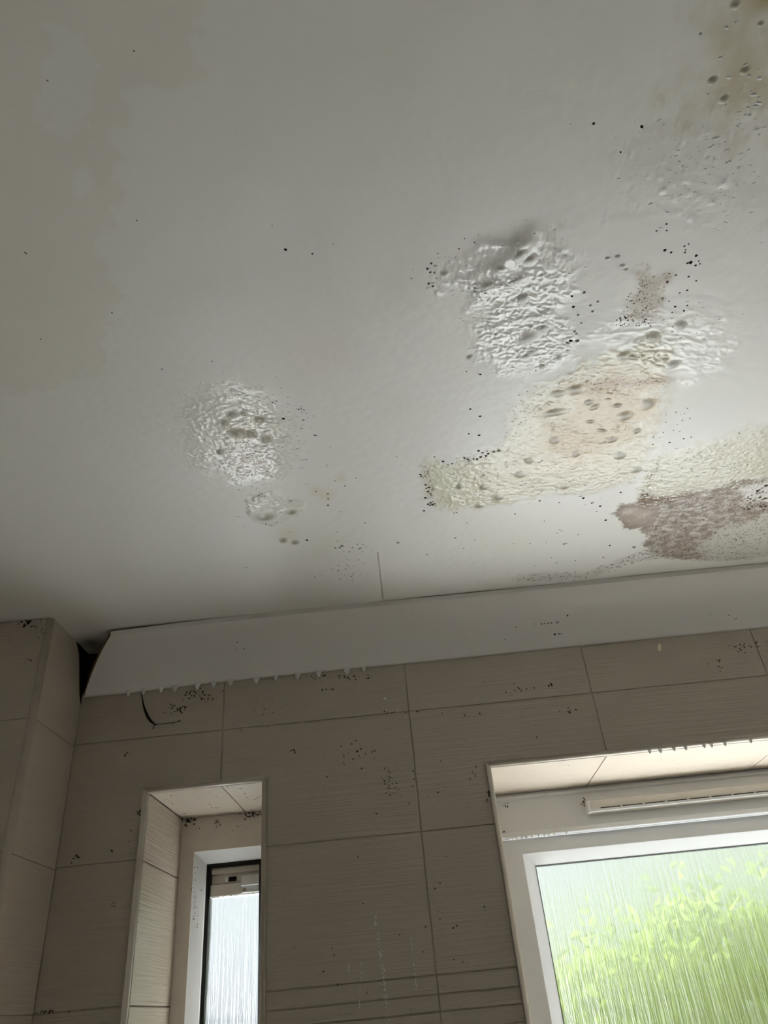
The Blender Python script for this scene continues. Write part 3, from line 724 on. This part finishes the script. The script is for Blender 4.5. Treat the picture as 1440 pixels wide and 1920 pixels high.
tag(coving, 'white curved coving with a mitred end pulling away from the corner', 'coving', kind='structure')
# specks on the coving face
M = MB()
def cove_pt(px, py):
    """where the view ray meets the coving front curve"""
    d = ray(px, py); best = None
    for k in range(2, 17):
        (u0, v0), (u1, v1) = prof[k], prof[k + 1]
        for q in np.linspace(0, 1, 6):
            u, v = u0 + (u1 - u0) * q, v0 + (v1 - v0) * q
            s = (YW - u) / d.y; e = abs(CZ + d.z * s - (ZC - v))
            if best is None or e < best[0]: best = (e, Vector((d.x * s, YW - u, ZC - v)))
    return best[1]
for px, py, r, mt in [(773, 1152 + 0, 1, 2)] + [(760 + a * .4722, 800 + b * .4722, r, mt) for a, b, r, mt in ((540, 782, 1.6, 1), (552, 781, 1.4, 1), (567, 781, 1.4, 1), (580, 780, 1.4, 1), (603, 778, 1.6, 1), (510, 784, 1.2, 1), (440, 798, 1.6, 1), (593, 825, 2.2, 0), (610, 824, 1.5, 1), (618, 823, 1.2, 1), (644, 750, 1.8, 1), (1312, 762, 1.4, 1), (1210, 745, 1.4, 2), (1285, 750, 1.4, 2), (395, 845, 1, 1))] + [(395, 1252, 1.6, 1), (445, 1205, 1.4, 0), (458, 1216, 1.2, 1), (443, 1215, 1.2, 1)]:
    P = cove_pt(px, py); speck(M, P + Vector((0, -0.0006, -0.0004)), r * mm_per_px(P), Vector((0, -0.7, -0.7)).normalized(), mt)
o = M.build('mould_specks', MS, coving, weld=False); o['kind'] = 'stuff'

# ================================================================== WINDOWS
def ring(M, A, ya, B, yb, m=0):
    """four mitred faces from rectangle A (x0,x1,z0,z1) at depth ya to rectangle B at depth yb"""
    a = [(A[0], ya, A[2]), (A[1], ya, A[2]), (A[1], ya, A[3]), (A[0], ya, A[3])]
    b = [(B[0], yb, B[2]), (B[1], yb, B[2]), (B[1], yb, B[3]), (B[0], yb, B[3])]
    for k in range(4): M.quad(a[k], a[(k + 1) % 4], b[(k + 1) % 4], b[k], m)
def stepped(name, steps, mats, parent, bevel=0.0008):
    M = MB()
    for (A, ya), (B, yb) in zip(steps[:-1], steps[1:]): ring(M, A, ya, B, yb)
    o = M.build(name, mats, parent); 
    if bevel:
        b = o.modifiers.new('bevel', 'BEVEL'); b.width = bevel; b.segments = 2; b.limit_method = 'ANGLE'
    return o
def pane(rect, y, parent):
    M = MB(); x0, x1, z0, z1 = rect; t = 0.004
    M.quad((x0, y, z0), (x1, y, z0), (x1, y, z1), (x0, y, z1), 0)
    M.quad((x1, y + t, z0), (x0, y + t, z0), (x0, y + t, z1), (x1, y + t, z1), 1)
    return M.build('pane', [M_glass, M_clear], parent, weld=False)

# ---- narrow window
w1 = tag(empty('window_1', ((W1['x0'] + W1['x1']) / 2, YF, W1['z0'])), 'narrow white plastic window with frosted glass in a tiled recess', 'window', kind='structure')
w1.matrix_world = Matrix.Identity(4)
zb = W1['z0']
O_ = (W1['x0'], W1['x1'], zb, W1['z1']); B_ = (-0.5274, -0.3520, zb + 0.04, CZ + 0.355); C_ = (-0.5050, -0.3745, zb + 0.065, CZ + 0.332)
G_r = (C_[0] + 0.0085, C_[1] - 0.006, C_[2] + 0.006, C_[3] - 0.0085)
stepped('frame', [(O_, YO - 0.01), (O_, YF), (B_, YF - 0.001), (B_, YF + 0.002), (B_, YF + 0.002)], M_upvc_old, w1)
stepped('bead', [(B_, YF + 0.001), (C_, YF + 0.026), (C_, YF + 0.034)], M_upvc, w1)
stepped('gasket', [(C_, YF + 0.033), (G_r, YF + 0.036), (G_r, YF + 0.062)], M_gasket, w1, 0)
ys = YF + 0.042
M = MB(); M.box(G_r[0], G_r[1], ys + 0.004, ys + 0.03, CZ + 0.3105, G_r[3]); M.build('sash_rail', M_upvc_old, w1, bevel=0.001)
M = MB(); M.box(G_r[0], G_r[1], ys + 0.012, ys + 0.03, CZ + 0.290, CZ + 0.3105); M.build('stay_channel', M_upvc_old, w1)
M = MB(); M.box(G_r[0], G_r[1], ys + 0.0115, ys + 0.03, CZ + 0.2878, CZ + 0.2900); M.build('channel_gap', M_slot, w1)
M = MB(); M.box(-0.4640, -0.4560, ys + 0.003, ys + 0.014, CZ + 0.2905, CZ + 0.3035); M.build('stay_block', M_upvc, w1, bevel=0.001)
M = MB(); M.box(-0.4560, -0.4380, ys + 0.010, ys + 0.014, CZ + 0.2935, CZ + 0.3030); M.build('stay_slot', M_slot, w1)
M = MB(); M.box(G_r[0], G_r[1], ys, ys + 0.03, CZ + 0.2625, CZ + 0.2878); lower_rail = M.build('sash_rail', M_upvc_old, w1, bevel=0.0012)
M = MB(); M.box(-0.4230, G_r[1], ys - 0.010, ys + 0.002, CZ + 0.2780, CZ + 0.3000); M.box(-0.4225, G_r[1], ys - 0.003, ys + 0.001, CZ + 0.2640, CZ + 0.2780)
br = M.build('keep_bracket', M_upvc, w1, bevel=0.002)
M = MB(); M.prism([(0.0042 * math.cos(t), 0.0042 * math.sin(t)) for t in np.linspace(0, 2 * math.pi, 12, endpoint=False)], lambda a, b, t: (-0.4150 + a, t, CZ + 0.2705 + b), ys - 0.0045, ys - 0.002)
M.build('screw', simple('dull_screw', (0.34, 0.27, 0.22), 0.45, 0.5), br)
pane((G_r[0], G_r[1], G_r[2], CZ + 0.2632), ys + 0.008, w1)
M = MB()
x = G_r[0]
while x < G_r[1]:
    r = random.uniform(0.0012, 0.0032); M.box(x, x + r * 1.2, ys + 0.001, ys + 0.007, CZ + 0.2632 - r, CZ + 0.2630); x += r * 1.5
o = M.build('pane_sealant', M_upvc, w1, weld=False); o['kind'] = 'stuff'
portal(W1['x0'], W1['x1'], W1['z0'], W1['z1'], YO + 0.03)

# ---- wide window
w2 = tag(empty('window_2'), 'wide white plastic window with reeded glass and a trickle vent', 'window', kind='structure')
zb = W2['z0']; xr = W2['x1']
O_ = (W2['x0'], xr, zb, W2['z1'])
F_r = (W2['x0'] + 0.012, xr - 0.03, zb + 0.035, CZ + 0.328)
L_r = (W2['x0'] + 0.014, xr - 0.032, zb + 0.037, CZ + 0.3155)
S_r = (0.2356, xr - 0.07, zb + 0.07, CZ + 0.2830)
C_ = (0.2622, xr - 0.095, zb + 0.095, CZ + 0.2580)
G_r = (C_[0] + 0.0022, C_[1] - 0.0022, C_[2] + 0.0022, C_[3] - 0.0022)
stepped('frame', [(O_, YO - 0.01), (O_, YF + 0.002), (F_r, YF + 0.004), (F_r, YF + 0.004)], M_upvc, w2)
M = MB(); M.prism([(0, 0), (-0.006, -0.001), (-0.0085, -0.005), (-0.006, -0.010), (0, -0.0115)], lambda a, b, t: (t, YF + 0.002 + a, CZ + 0.4115 + b), W2['x0'], xr)
o = M.build('head_bead', M_upvc, w2)
M = MB(); M.prism([(0.006, 0), (-0.004, -0.001), (-0.010, -0.011), (-0.008, -0.0135), (0.010, -0.0135)], lambda a, b, t: (t, YF + 0.002 + a, CZ + 0.3295 + b), W2['x0'] + 0.004, xr - 0.02)
M.build('drip_lip', M_upvc, w2, bevel=0.0008)
stepped('sash', [(L_r, YF + 0.05), (L_r, YF + 0.012), (S_r, YF + 0.008), (C_, YF + 0.028), (C_, YF + 0.034)], M_upvc, w2)
stepped('gasket', [(C_, YF + 0.0275), (G_r, YF + 0.030), (G_r, YF + 0.040)], M_gasket, w2, 0)
pane(G_r, YF + 0.034, w2)
vx0, vx1 = 0.4045, xr - 0.12
M = MB(); M.prism([(0.008, 0.3770), (-0.022, 0.3765), (-0.024, 0.3745), (-0.018, 0.3535), (0.008, 0.3500)], lambda a, b, t: (t, YF + a, CZ + b), vx0, vx1)
vent = M.build('trickle_vent', M_upvc_old, w2, bevel=0.0012)
M = MB(); M.box(vx0 - 0.004, vx0 + 0.003, YF - 0.025, YF + 0.006, CZ + 0.3510, CZ + 0.3778); M.build('end_cap', M_upvc, vent, bevel=0.0015)
M = MB(); M.prism([(-0.0165, 0.3575), (-0.0225, 0.3580), (-0.0215, 0.3530), (-0.0155, 0.3525)], lambda a, b, t: (t, YF + a, CZ + b), vx0 + 0.002, vx1); M.build('vent_lip', M_upvc, vent)
x = vx0 + 0.026
while x < vx1 - 0.05:
    M = MB(); M.box(x, x + 0.046, YF - 0.0215, YF - 0.0160, CZ + 0.3582, CZ + 0.3603); M.build('vent_slot', M_slot, vent); x += 0.052
portal(W2['x0'], W2['x1'], W2['z0'], W2['z1'], YO + 0.03)

# ================================================================== WATER DROPS
ORD = ['first', 'second', 'third', 'fourth', 'fifth', 'sixth', 'seventh', 'eighth', 'ninth', 'tenth', 'eleventh', 'twelfth', 'thirteenth', 'fourteenth']
def drop_mesh():
    M = MB(); pr = [(0.62, 0.10), (0.60, 0.0), (0.52, -0.22), (0.40, -0.48), (0.29, -0.72), (0.20, -0.90), (0.10, -1.0)]; n = 12
    for r, z in pr:
        for s in range(n):
            t = 2 * math.pi * s / n; M.v.append((r * math.cos(t), r * 0.8 * math.sin(t), z))
    for k in range(len(pr) - 1):
        for s in range(n):
            a, b = k * n + s, k * n + (s + 1) % n; M.f.append((a, b, b + n, a + n)); M.m.append(0)
    M.f.append(tuple(reversed(range(n)))); M.f.append(tuple((len(pr) - 1) * n + s for s in range(n))); M.m += [0, 0]
    return M.mesh('water_drop', M_water, smooth=True, weld=False)
DROP = drop_mesh()
def drops(pts, y, z, size, what, group):
    for k, (px, py) in enumerate(pts):
        P = on_wall(px, py, y); o = link(bpy.data.objects.new('water_drop', DROP))
        s = size * random.uniform(0.8, 1.15)
        o.location = (P.x, y, z); o.scale = (s, s, s)
        tag(o, what.format(ORD[k]), 'water drop', group)
drops([(240, 1302), (269, 1299), (302, 1293), (328, 1291), (370, 1286), (401, 1283), (432, 1280), (481, 1274), (517, 1270), (557, 1265), (597, 1259), (650, 1252), (682, 1249)], YW - 0.0042, ZC - VT - 0.0012, 0.0122,
      'pale water drop hanging under the coving, {} from its cut end', 'drops along the coving edge')
drops([(1219, 1412), (1239, 1410), (1265, 1408), (1287, 1406), (1321, 1401), (1335, 1401), (1360, 1397), (1408, 1391)], YW - 0.001, W2['z1'] + 0.0015, 0.0085,
      'water drop on the edge above the wide window, {} from the narrow window', 'drops on the wide window head')
drops([(954, 1573), (962, 1573), (969, 1574), (979, 1573), (988, 1572), (998, 1570), (1010, 1568), (1022, 1569), (1030, 1568), (1040, 1566), (1063, 1564)], YF - 0.007, CZ + 0.3165, 0.0055,
      'tiny water bead on the frame lip below the trickle vent, {} from the frame corner', 'beads on the wide window frame lip')

# ================================================================== MARKS ON THE WALL
def wall_specks(pts, parent, y=YW, name='mould_specks', nrm=(0, -1, 0)):
    M = MB()
    for px, py, r, mt in pts:
        P = on_wall(px, py, y); speck(M, P + Vector(nrm) * 0.0006, r * mm_per_px(P), nrm, mt, random.uniform(0.7, 1.4), px)
    o = M.build(name, [M_black, M_brownm, M_grime, M_cob], parent, weld=False); o['kind'] = 'stuff'
pts = []
def cl(cx, cy, sx, sy, n, r0, r1, mts):
    for _ in range(n): pts.append((random.gauss(cx, sx), random.gauss(cy, sy), random.uniform(r0, r1), random.choice(mts)))
cl(368, 1302, 12, 8, 30, 0.7, 2.0, (0, 1, 2, 2)); cl(338, 1328, 10, 5, 20, 0.7, 2.2, (0, 1, 2, 2)); cl(390, 1312, 12, 8, 18, 0.7, 1.5, (1, 2)); cl(325, 1325, 4, 6, 5, 1, 1.6, (0,))
cl(640, 1270, 35, 4, 36, 0.7, 1.6, (0, 1)); cl(612, 1292, 10, 2, 5, 1, 1.8, (0,)); cl(975, 1290, 14, 5, 12, 0.8, 1.6, (1, 2)); cl(1034, 1284, 4, 2, 3, 1, 2.2, (0,)); cl(1066, 1331, 6, 3, 6, 1, 2, (1, 2))
cl(1400, 1212, 20, 6, 22, 0.8, 2, (1, 2)); cl(1345, 1238, 8, 8, 8, 0.8, 2, (1, 2)); cl(655, 1410, 12, 10, 12, 0.8, 2, (1, 2)); cl(733, 1470, 8, 13, 30, 0.6, 1.7, (1, 2, 2)); cl(690, 1420, 20, 12, 8, 0.8, 1.8, (2,))
cl(552, 1408, 3, 3, 4, 1, 2, (1,)); cl(775, 1465, 1, 8, 3, 1.2, 1.8, (0,)); cl(233, 1412, 5, 3, 6, 1, 2, (2,)); cl(900, 1340, 60, 40, 12, 0.7, 1.4, (1, 2)); cl(760, 1335, 40, 3, 8, 0.8, 1.6, (1, 2))
cl(500, 1330, 40, 20, 12, 0.6, 1.2, (1, 0)); cl(140, 1608, 6, 4, 5, 1, 2.4, (0, 1)); cl(210, 1594, 1, 2, 2, 1.2, 1.8, (0,)); cl(212, 1695, 2, 4, 4, 1, 2, (2,)); cl(80, 1706, 1, 3, 2, 1.2, 1.8, (0,)); cl(90, 1897, 12, 2, 14, 1, 2, (1, 2))
cl(915, 1490, 2, 8, 9, 1, 2.2, (0, 1)); cl(890, 1448, 5, 8, 6, 1, 2, (2,)); cl(262, 1528, 3, 4, 8, 1, 2.2, (0, 1)); cl(245, 1575, 1, 20, 4, 0.8, 1.4, (1,))
for a, b in ((1035, 970), (953, 1013), (1130, 1007), (1110, 1020), (1285, 900), (1113, 1197), (1163, 1211), (603, 882), (573, 622), (680, 377), (430, 1133), (440, 1172), (380, 1265), (808, 1060), (1008, 800), (1035, 768), (1070, 620), (790, 205), (460, 1340), (1040, 80), (1025, 257), (862, 318), (400, 170)):
    pts.append((480 + a / 3, 1400 + b / 3, 1.4, random.choice((0, 1))))
for _ in range(60): pts.append((random.uniform(480, 900), random.uniform(1260, 1900), random.uniform(0.5, 1.1), random.choice((1, 2, 2))))
pts = [p for p in pts if not any(o[0] < on_wall(p[0], p[1]).x < o[1] and on_wall(p[0], p[1]).z < o[3] for o in OPEN)]
wall_specks(pts, wall_back)
# boxing marks
pts = []
cl(52, 1168, 7, 3, 14, 1, 3, (0, 1)); cl(75, 1180, 8, 12, 14, 0.8, 1.8, (1, 2)); cl(30, 1166, 20, 2, 12, 0.8, 1.6, (2,)); cl(57, 1238, 2, 1, 3, 1, 1.6, (1,))
pts = [p for p in pts if p[0] < 94]
wall_specks(pts, boxing, BY)
# frame marks
pts = []
cl(353, 1538, 8, 5, 40, 0.7, 2.0, (0, 1, 1)); cl(472, 1526, 10, 5, 40, 0.7, 1.8, (0, 1, 1)); cl(410, 1543, 9, 3, 10, 0.7, 1.3, (1,)); cl(373, 1551, 3, 6, 5, 0.7, 1.2, (1,)); cl(440, 1560, 30, 12, 10, 0.6, 1.1, (1, 2)); cl(375, 1522, 4, 2, 4, 0.8, 1.5, (1,))
for _ in range(40): pts.append((random.gauss(364, 4) - 0, random.uniform(1620, 1740), random.uniform(0.5, 1.0), 1))
pts = [p for p in pts if p[0] > 340 + (1529 - p[1]) * 0.1 and p[1] > 1529 - (p[0] - 342) * 0.1]
wall_specks(pts, w1, YF - 0.002, 'grime_specks')
pts = []
cl(948, 1512, 4, 2, 8, 0.8, 1.6, (1, 2)); cl(1096, 1508, 3, 5, 14, 0.8, 2, (2,)); cl(945, 1560, 3, 4, 4, 0.8, 1.4, (1,))
wall_specks(pts, w2, YF + 0.001, 'grime_specks')
# specks on the recess head tiles
M = MB()
def head_pt(px, py, z):
    d = ray(px, py); s = (z - CZ) / d.z
    return Vector((d.x * s, d.y * s, z))
def head_specks(pl, z, r0, r1):
    for px, py in pl:
        P = head_pt(px, py, z); speck(M, P + Vector((0, 0, -0.0005)), random.uniform(r0, r1) * mm_per_px(P), DOWN, random.choice((0, 1, 2)), random.uniform(0.7, 1.6))
head_specks([(230 + a * .1944, 1440 + b * .1944) for a, b in ((420, 300), (440, 315), (460, 330), (480, 343), (720, 285), (735, 295), (840, 232), (1010, 182), (1060, 190), (1135, 198), (1180, 245), (1195, 285), (835, 345), (850, 355), (860, 380), (900, 380), (940, 380), (1280, 305), (1300, 285), (1320, 270), (600, 435), (1120, 400), (1150, 405), (870, 185), (470, 265), (1240, 400), (905, 270), (930, 285))], W1['z1'], 0.8, 2.0)
head_specks([(random.uniform(950, 1430), 0) for _ in range(0)], W2['z1'], 0.6, 1.2)
for _ in range(45):
    px = random.uniform(945, 1435); t = random.random(); py = 1446 - (px - 930) * 0.09 + t * 40; head_specks([(px, py)], W2['z1'], 0.4, 1.0)
o = M.build('grime_specks', [M_black, M_brownm, M_grime], wall_back, weld=False); o['kind'] = 'stuff'

# ---- loose black strand below the coving
def strand(name, pts, radii, mt, label, cat):
    cu = bpy.data.curves.new(name, 'CURVE'); cu.dimensions = '3D'; cu.bevel_depth = 1.0; cu.bevel_resolution = 2; cu.use_fill_caps = True
    for line, rr in zip(pts, radii):
        sp = cu.splines.new('POLY'); sp.points.add(len(line) - 1)
        for p, q, r in zip(sp.points, line, rr): p.co = (*q, 1); p.radius = r
    o = bpy.data.objects.new(name, cu); dg = None
    link(o)
    me = bpy.data.meshes.new_from_object(o); bpy.data.objects.remove(o)
    me.materials.clear(); me.materials.append(mt)
    for p in me.polygons: p.use_smooth = True
    return tag(link(bpy.data.objects.new(name, me)), label, cat)
def wp(px, py, off=0.003): 
    return tuple(on_wall(px, py, YW - off))
L1 = [wp(120 + a / 4.5, 1160 + b / 4.5) for a, b in ((655, 625), (662, 680), (672, 735), (688, 785), (708, 830), (735, 868), (770, 893))]
L2 = [wp(120 + a / 4.5, 1160 + b / 4.5, 0.0015) for a, b in ((770, 893), (812, 888), (850, 886), (890, 878), (918, 882), (950, 868), (982, 860))]
L3 = [wp(120 + a / 4.5, 1160 + b / 4.5, 0.0015) for a, b in ((770, 893), (758, 908), (750, 928))]
strand('loose_strand', [L1, L2, L3], [[.0012, .0013, .0020, .0026, .0030, .0024, .0012], [.0010, .0005, .0009, .0005, .0010, .0005, .0012], [.0010, .0006, .0012]], M_black,
       'black curled strand of old sealant hanging on the tiles under the coving', 'strand')

# ---- pale chip and small flecks on the tiles
def flake(px, py, hx, hy, rot, col, label):
    P = on_wall(px, py, YW); s = mm_per_px(P); M = MB(); n = 8
    pr = [(hx * s * math.cos(t) * random.uniform(.8, 1.1), hy * s * math.sin(t) * random.uniform(.8, 1.1)) for t in np.linspace(0, 2 * math.pi, n, endpoint=False)]
    M.prism(pr, lambda a, b, t: (a, t, b), -0.0022, 0.0002)
    o = M.build('paint_flake', simple('flake_paint', col, 0.4, 0.5)); o.location = (P.x, YW - 0.0004, P.z); o.rotation_euler.y = math.radians(rot)
    tag(o, label, 'paint flake')
flake(1236, 1215, 4, 9, 18, (0.85, 0.80, 0.62), 'pale cream flake of paint stuck on the tiles above the wide window')
flake(722, 1311, 3.5, 4, 30, (0.75, 0.72, 0.64), 'small whitish fleck on the tiles between the windows, below the coving')

# ---- glistening water trails between the windows
def trail_beads(pl, n, spread, label):
    M = MB(); pts_ = [on_wall(*p) for p in pl]
    for k in range(n):
        t = random.random() * (len(pts_) - 1); i = int(t); P = pts_[i].lerp(pts_[i + 1], t - i)
        P = P + Vector((random.gauss(0, spread), 0, 0)); r = random.uniform(0.0007, 0.0016)
        c = Vector((P.x, YW - 0.0003, P.z)); i0 = len(M.v); ring_ = 6
        M.v.append((c.x, c.y - r, c.z))
        for lev, (q, h) in enumerate(((0.7, 0.72), (1.0, 0.0))):
            for s in range(ring_):
                tt = 2 * math.pi * s / ring_; M.v.append((c.x + r * q * math.cos(tt), c.y - r * h, c.z + r * 1.3 * q * math.sin(tt)))
        for s in range(ring_):
            M.f.append((i0, i0 + 1 + s, i0 + 1 + (s + 1) % ring_)); M.f.append((i0 + 1 + s, i0 + 1 + ring_ + s, i0 + 1 + ring_ + (s + 1) % ring_, i0 + 1 + (s + 1) % ring_)); M.m += [0, 0]
    o = M.build('water_trail', M_water, smooth=True, weld=False)
    tag(o, label, 'water trail', kind='stuff')
zz = lambda l: [(480 + a / 3, 1400 + b / 3) for a, b in l]
trail_beads(zz([(668, 955), (680, 1040), (695, 1130), (705, 1200), (718, 1290), (718, 1380), (735, 1460), (742, 1540)]), 90, 0.0022, 'broad glistening trail of water beads running down tiles between the windows')
trail_beads(zz([(868, 1075), (878, 1140), (883, 1220), (896, 1290), (902, 1370)]), 26, 0.0008, 'thin trail of water beads nearest the wide window')
trail_beads(zz([(588, 1080), (592, 1220), (590, 1300), (582, 1370), (584, 1470)]), 18, 0.0008, 'faint trail of water beads just beside the broad trail')
trail_beads(zz([(521, 1230), (519, 1270)]), 7, 0.0006, 'very short trail of water beads nearest the narrow window')

# ================================================================== GARDEN SEEN THROUGH THE GLASS
M_bounce_paving = simple('pale_bounce_paving', (0.62, 0.635, 0.65), 0.9, 0.1, 0.15, 3)  # unseen ground, kept pale to bounce sun up onto the ceiling
m = MB(); m.box(-30, 30, YO + 0.1, 45, -0.6, -0.5)
tag(m.build('ground', M_bounce_paving), 'unseen pale ground outside the windows', 'ground', kind='structure')
def leaf_material():
    m, n, l, p = mat('spring_foliage')
    t = n.new('ShaderNodeTexNoise'); t.inputs['Scale'].default_value = 2.2; t.inputs['Detail'].default_value = 6
    tc = n.new('ShaderNodeTexCoord'); l.new(tc.outputs['Object'], t.inputs['Vector'])
    r = n.new('ShaderNodeMix'); r.data_type = 'RGBA'; r.inputs['A'].default_value = (0.15, 0.20, 0.035, 1); r.inputs['B'].default_value = (0.22, 0.28, 0.075, 1)
    l.new(t.outputs['Fac'], r.inputs['Factor']); l.new(r.outputs['Result'], p.inputs['Base Color']); p.inputs['Roughness'].default_value = 0.8; p.inputs['Specular IOR Level'].default_value = 0.1
    tl = n.new('ShaderNodeBsdfTranslucent'); l.new(r.outputs['Result'], tl.inputs['Color'])
    ms = n.new('ShaderNodeMixShader'); ms.inputs['Fac'].default_value = 0.45; l.new(p.outputs[0], ms.inputs[1]); l.new(tl.outputs[0], ms.inputs[2])
    l.new(ms.outputs[0], n['Material Output'].inputs['Surface'])
    return m
M_leaf = leaf_material()
M_bark = simple('bark', (0.16, 0.12, 0.08), 0.9, 0.1, 0.3, 12)
def garden_hedge():
    e = empty('garden_hedge', (5.0, 9.2, -0.5)); rs = random.Random(5)
    for k in range(6):
        M = MB(); n = 8; x0 = -4.4 + k * 1.7
        for z, q in ((0, 1.3), (0.5, 1.0), (1.6, 0.7)):
            for s_ in range(n): t = 2 * math.pi * s_ / n; M.v.append((x0 + 0.12 * q * math.cos(t), 0.12 * q * math.sin(t), z))
        for kk in range(2):
            for s_ in range(n): a, b = kk * n + s_, kk * n + (s_ + 1) % n; M.f.append((a, b, b + n, a + n)); M.m.append(0)
        M.build('trunk', M_bark, e, smooth=True)
    rg = np.random.default_rng(5); N = 26000
    x = rg.uniform(-4.9, 4.9, N); top = 2.35 + 0.14 * (x + 4.5) + 0.16 * np.sin(x * 2.1) + 0.09 * np.sin(x * 5.3 + 1)
    z = 0.15 + (top - 0.15) * rg.random(N) ** 0.8 + np.where(rg.random(N) < 0.15, rg.random(N) ** 2 * 0.6, 0)
    P = np.stack([x, rg.normal(0, 0.30, N), z], 1)
    u = rg.normal(size=(N, 3)); u /= np.linalg.norm(u, axis=1, keepdims=True)
    w = np.cross(u, rg.normal(size=(N, 3))); w /= np.linalg.norm(w, axis=1, keepdims=True)
    q = rg.uniform(0.05, 0.11, (N, 1)); nrm = np.cross(u, w) * q * 0.25
    V4 = np.stack([P - u * q, P + w * q * 0.5 + nrm, P + u * q, P - w * q * 0.5 + nrm], 1).reshape(-1, 3)
    F4 = np.arange(N * 4).reshape(-1, 4)
    me = bpy.data.meshes.new('foliage'); me.from_pydata(V4.tolist(), [], F4.tolist()); me.materials.append(M_leaf)
    link(bpy.data.objects.new('foliage', me), e)
    tag(e, 'blurred bright green hedge seen through the wide window glass', 'hedge')
garden_hedge()
h_ = empty('neighbour_house', (-3.2, 14, -0.5))
M = MB(); M.box(-2.6, 1.6, 0, 4, 0, 1.9); M.build('house_wall', simple('pale_render', (0.08, 0.085, 0.10), 0.9, 0.1, 0.05, 2), h_)
M = MB(); M.prism([(-0.4, 1.9), (2.0, 3.0), (4.4, 1.9)], lambda a, b, t: (t, a, b), -2.8, 1.8); M.build('house_roof', simple('slate_roof', (0.035, 0.038, 0.045), 0.8, 0.2, 0.2, 6), h_)
tag(h_, 'blurred dark roofed house behind the added fence outside the narrow window', 'house')

fe = empty('added_fence', (-5.0, 9.0, -0.5)); M_added_fence = simple('added_blue_grey_boards', (0.075, 0.085, 0.105), 0.9, 0.1, 0.25, 3)  # fence added to block the bright ground from the narrow pane
ADDED_BOARD = MB(); ADDED_BOARD.box(-0.145, 0.145, 0, 0.03, 0.05, 2.25); bme = ADDED_BOARD.mesh('board', M_added_fence)  # one board of the added fence
for k in range(28):
    o = link(bpy.data.objects.new('board', bme), fe); o.location = (-4.3 + k * 0.30, 0.012 * (k % 2), 0.02 * math.sin(k * 1.7))  # boards of the added fence
tag(fe, 'blurred blue-grey board fence added low behind the narrow window', 'fence')
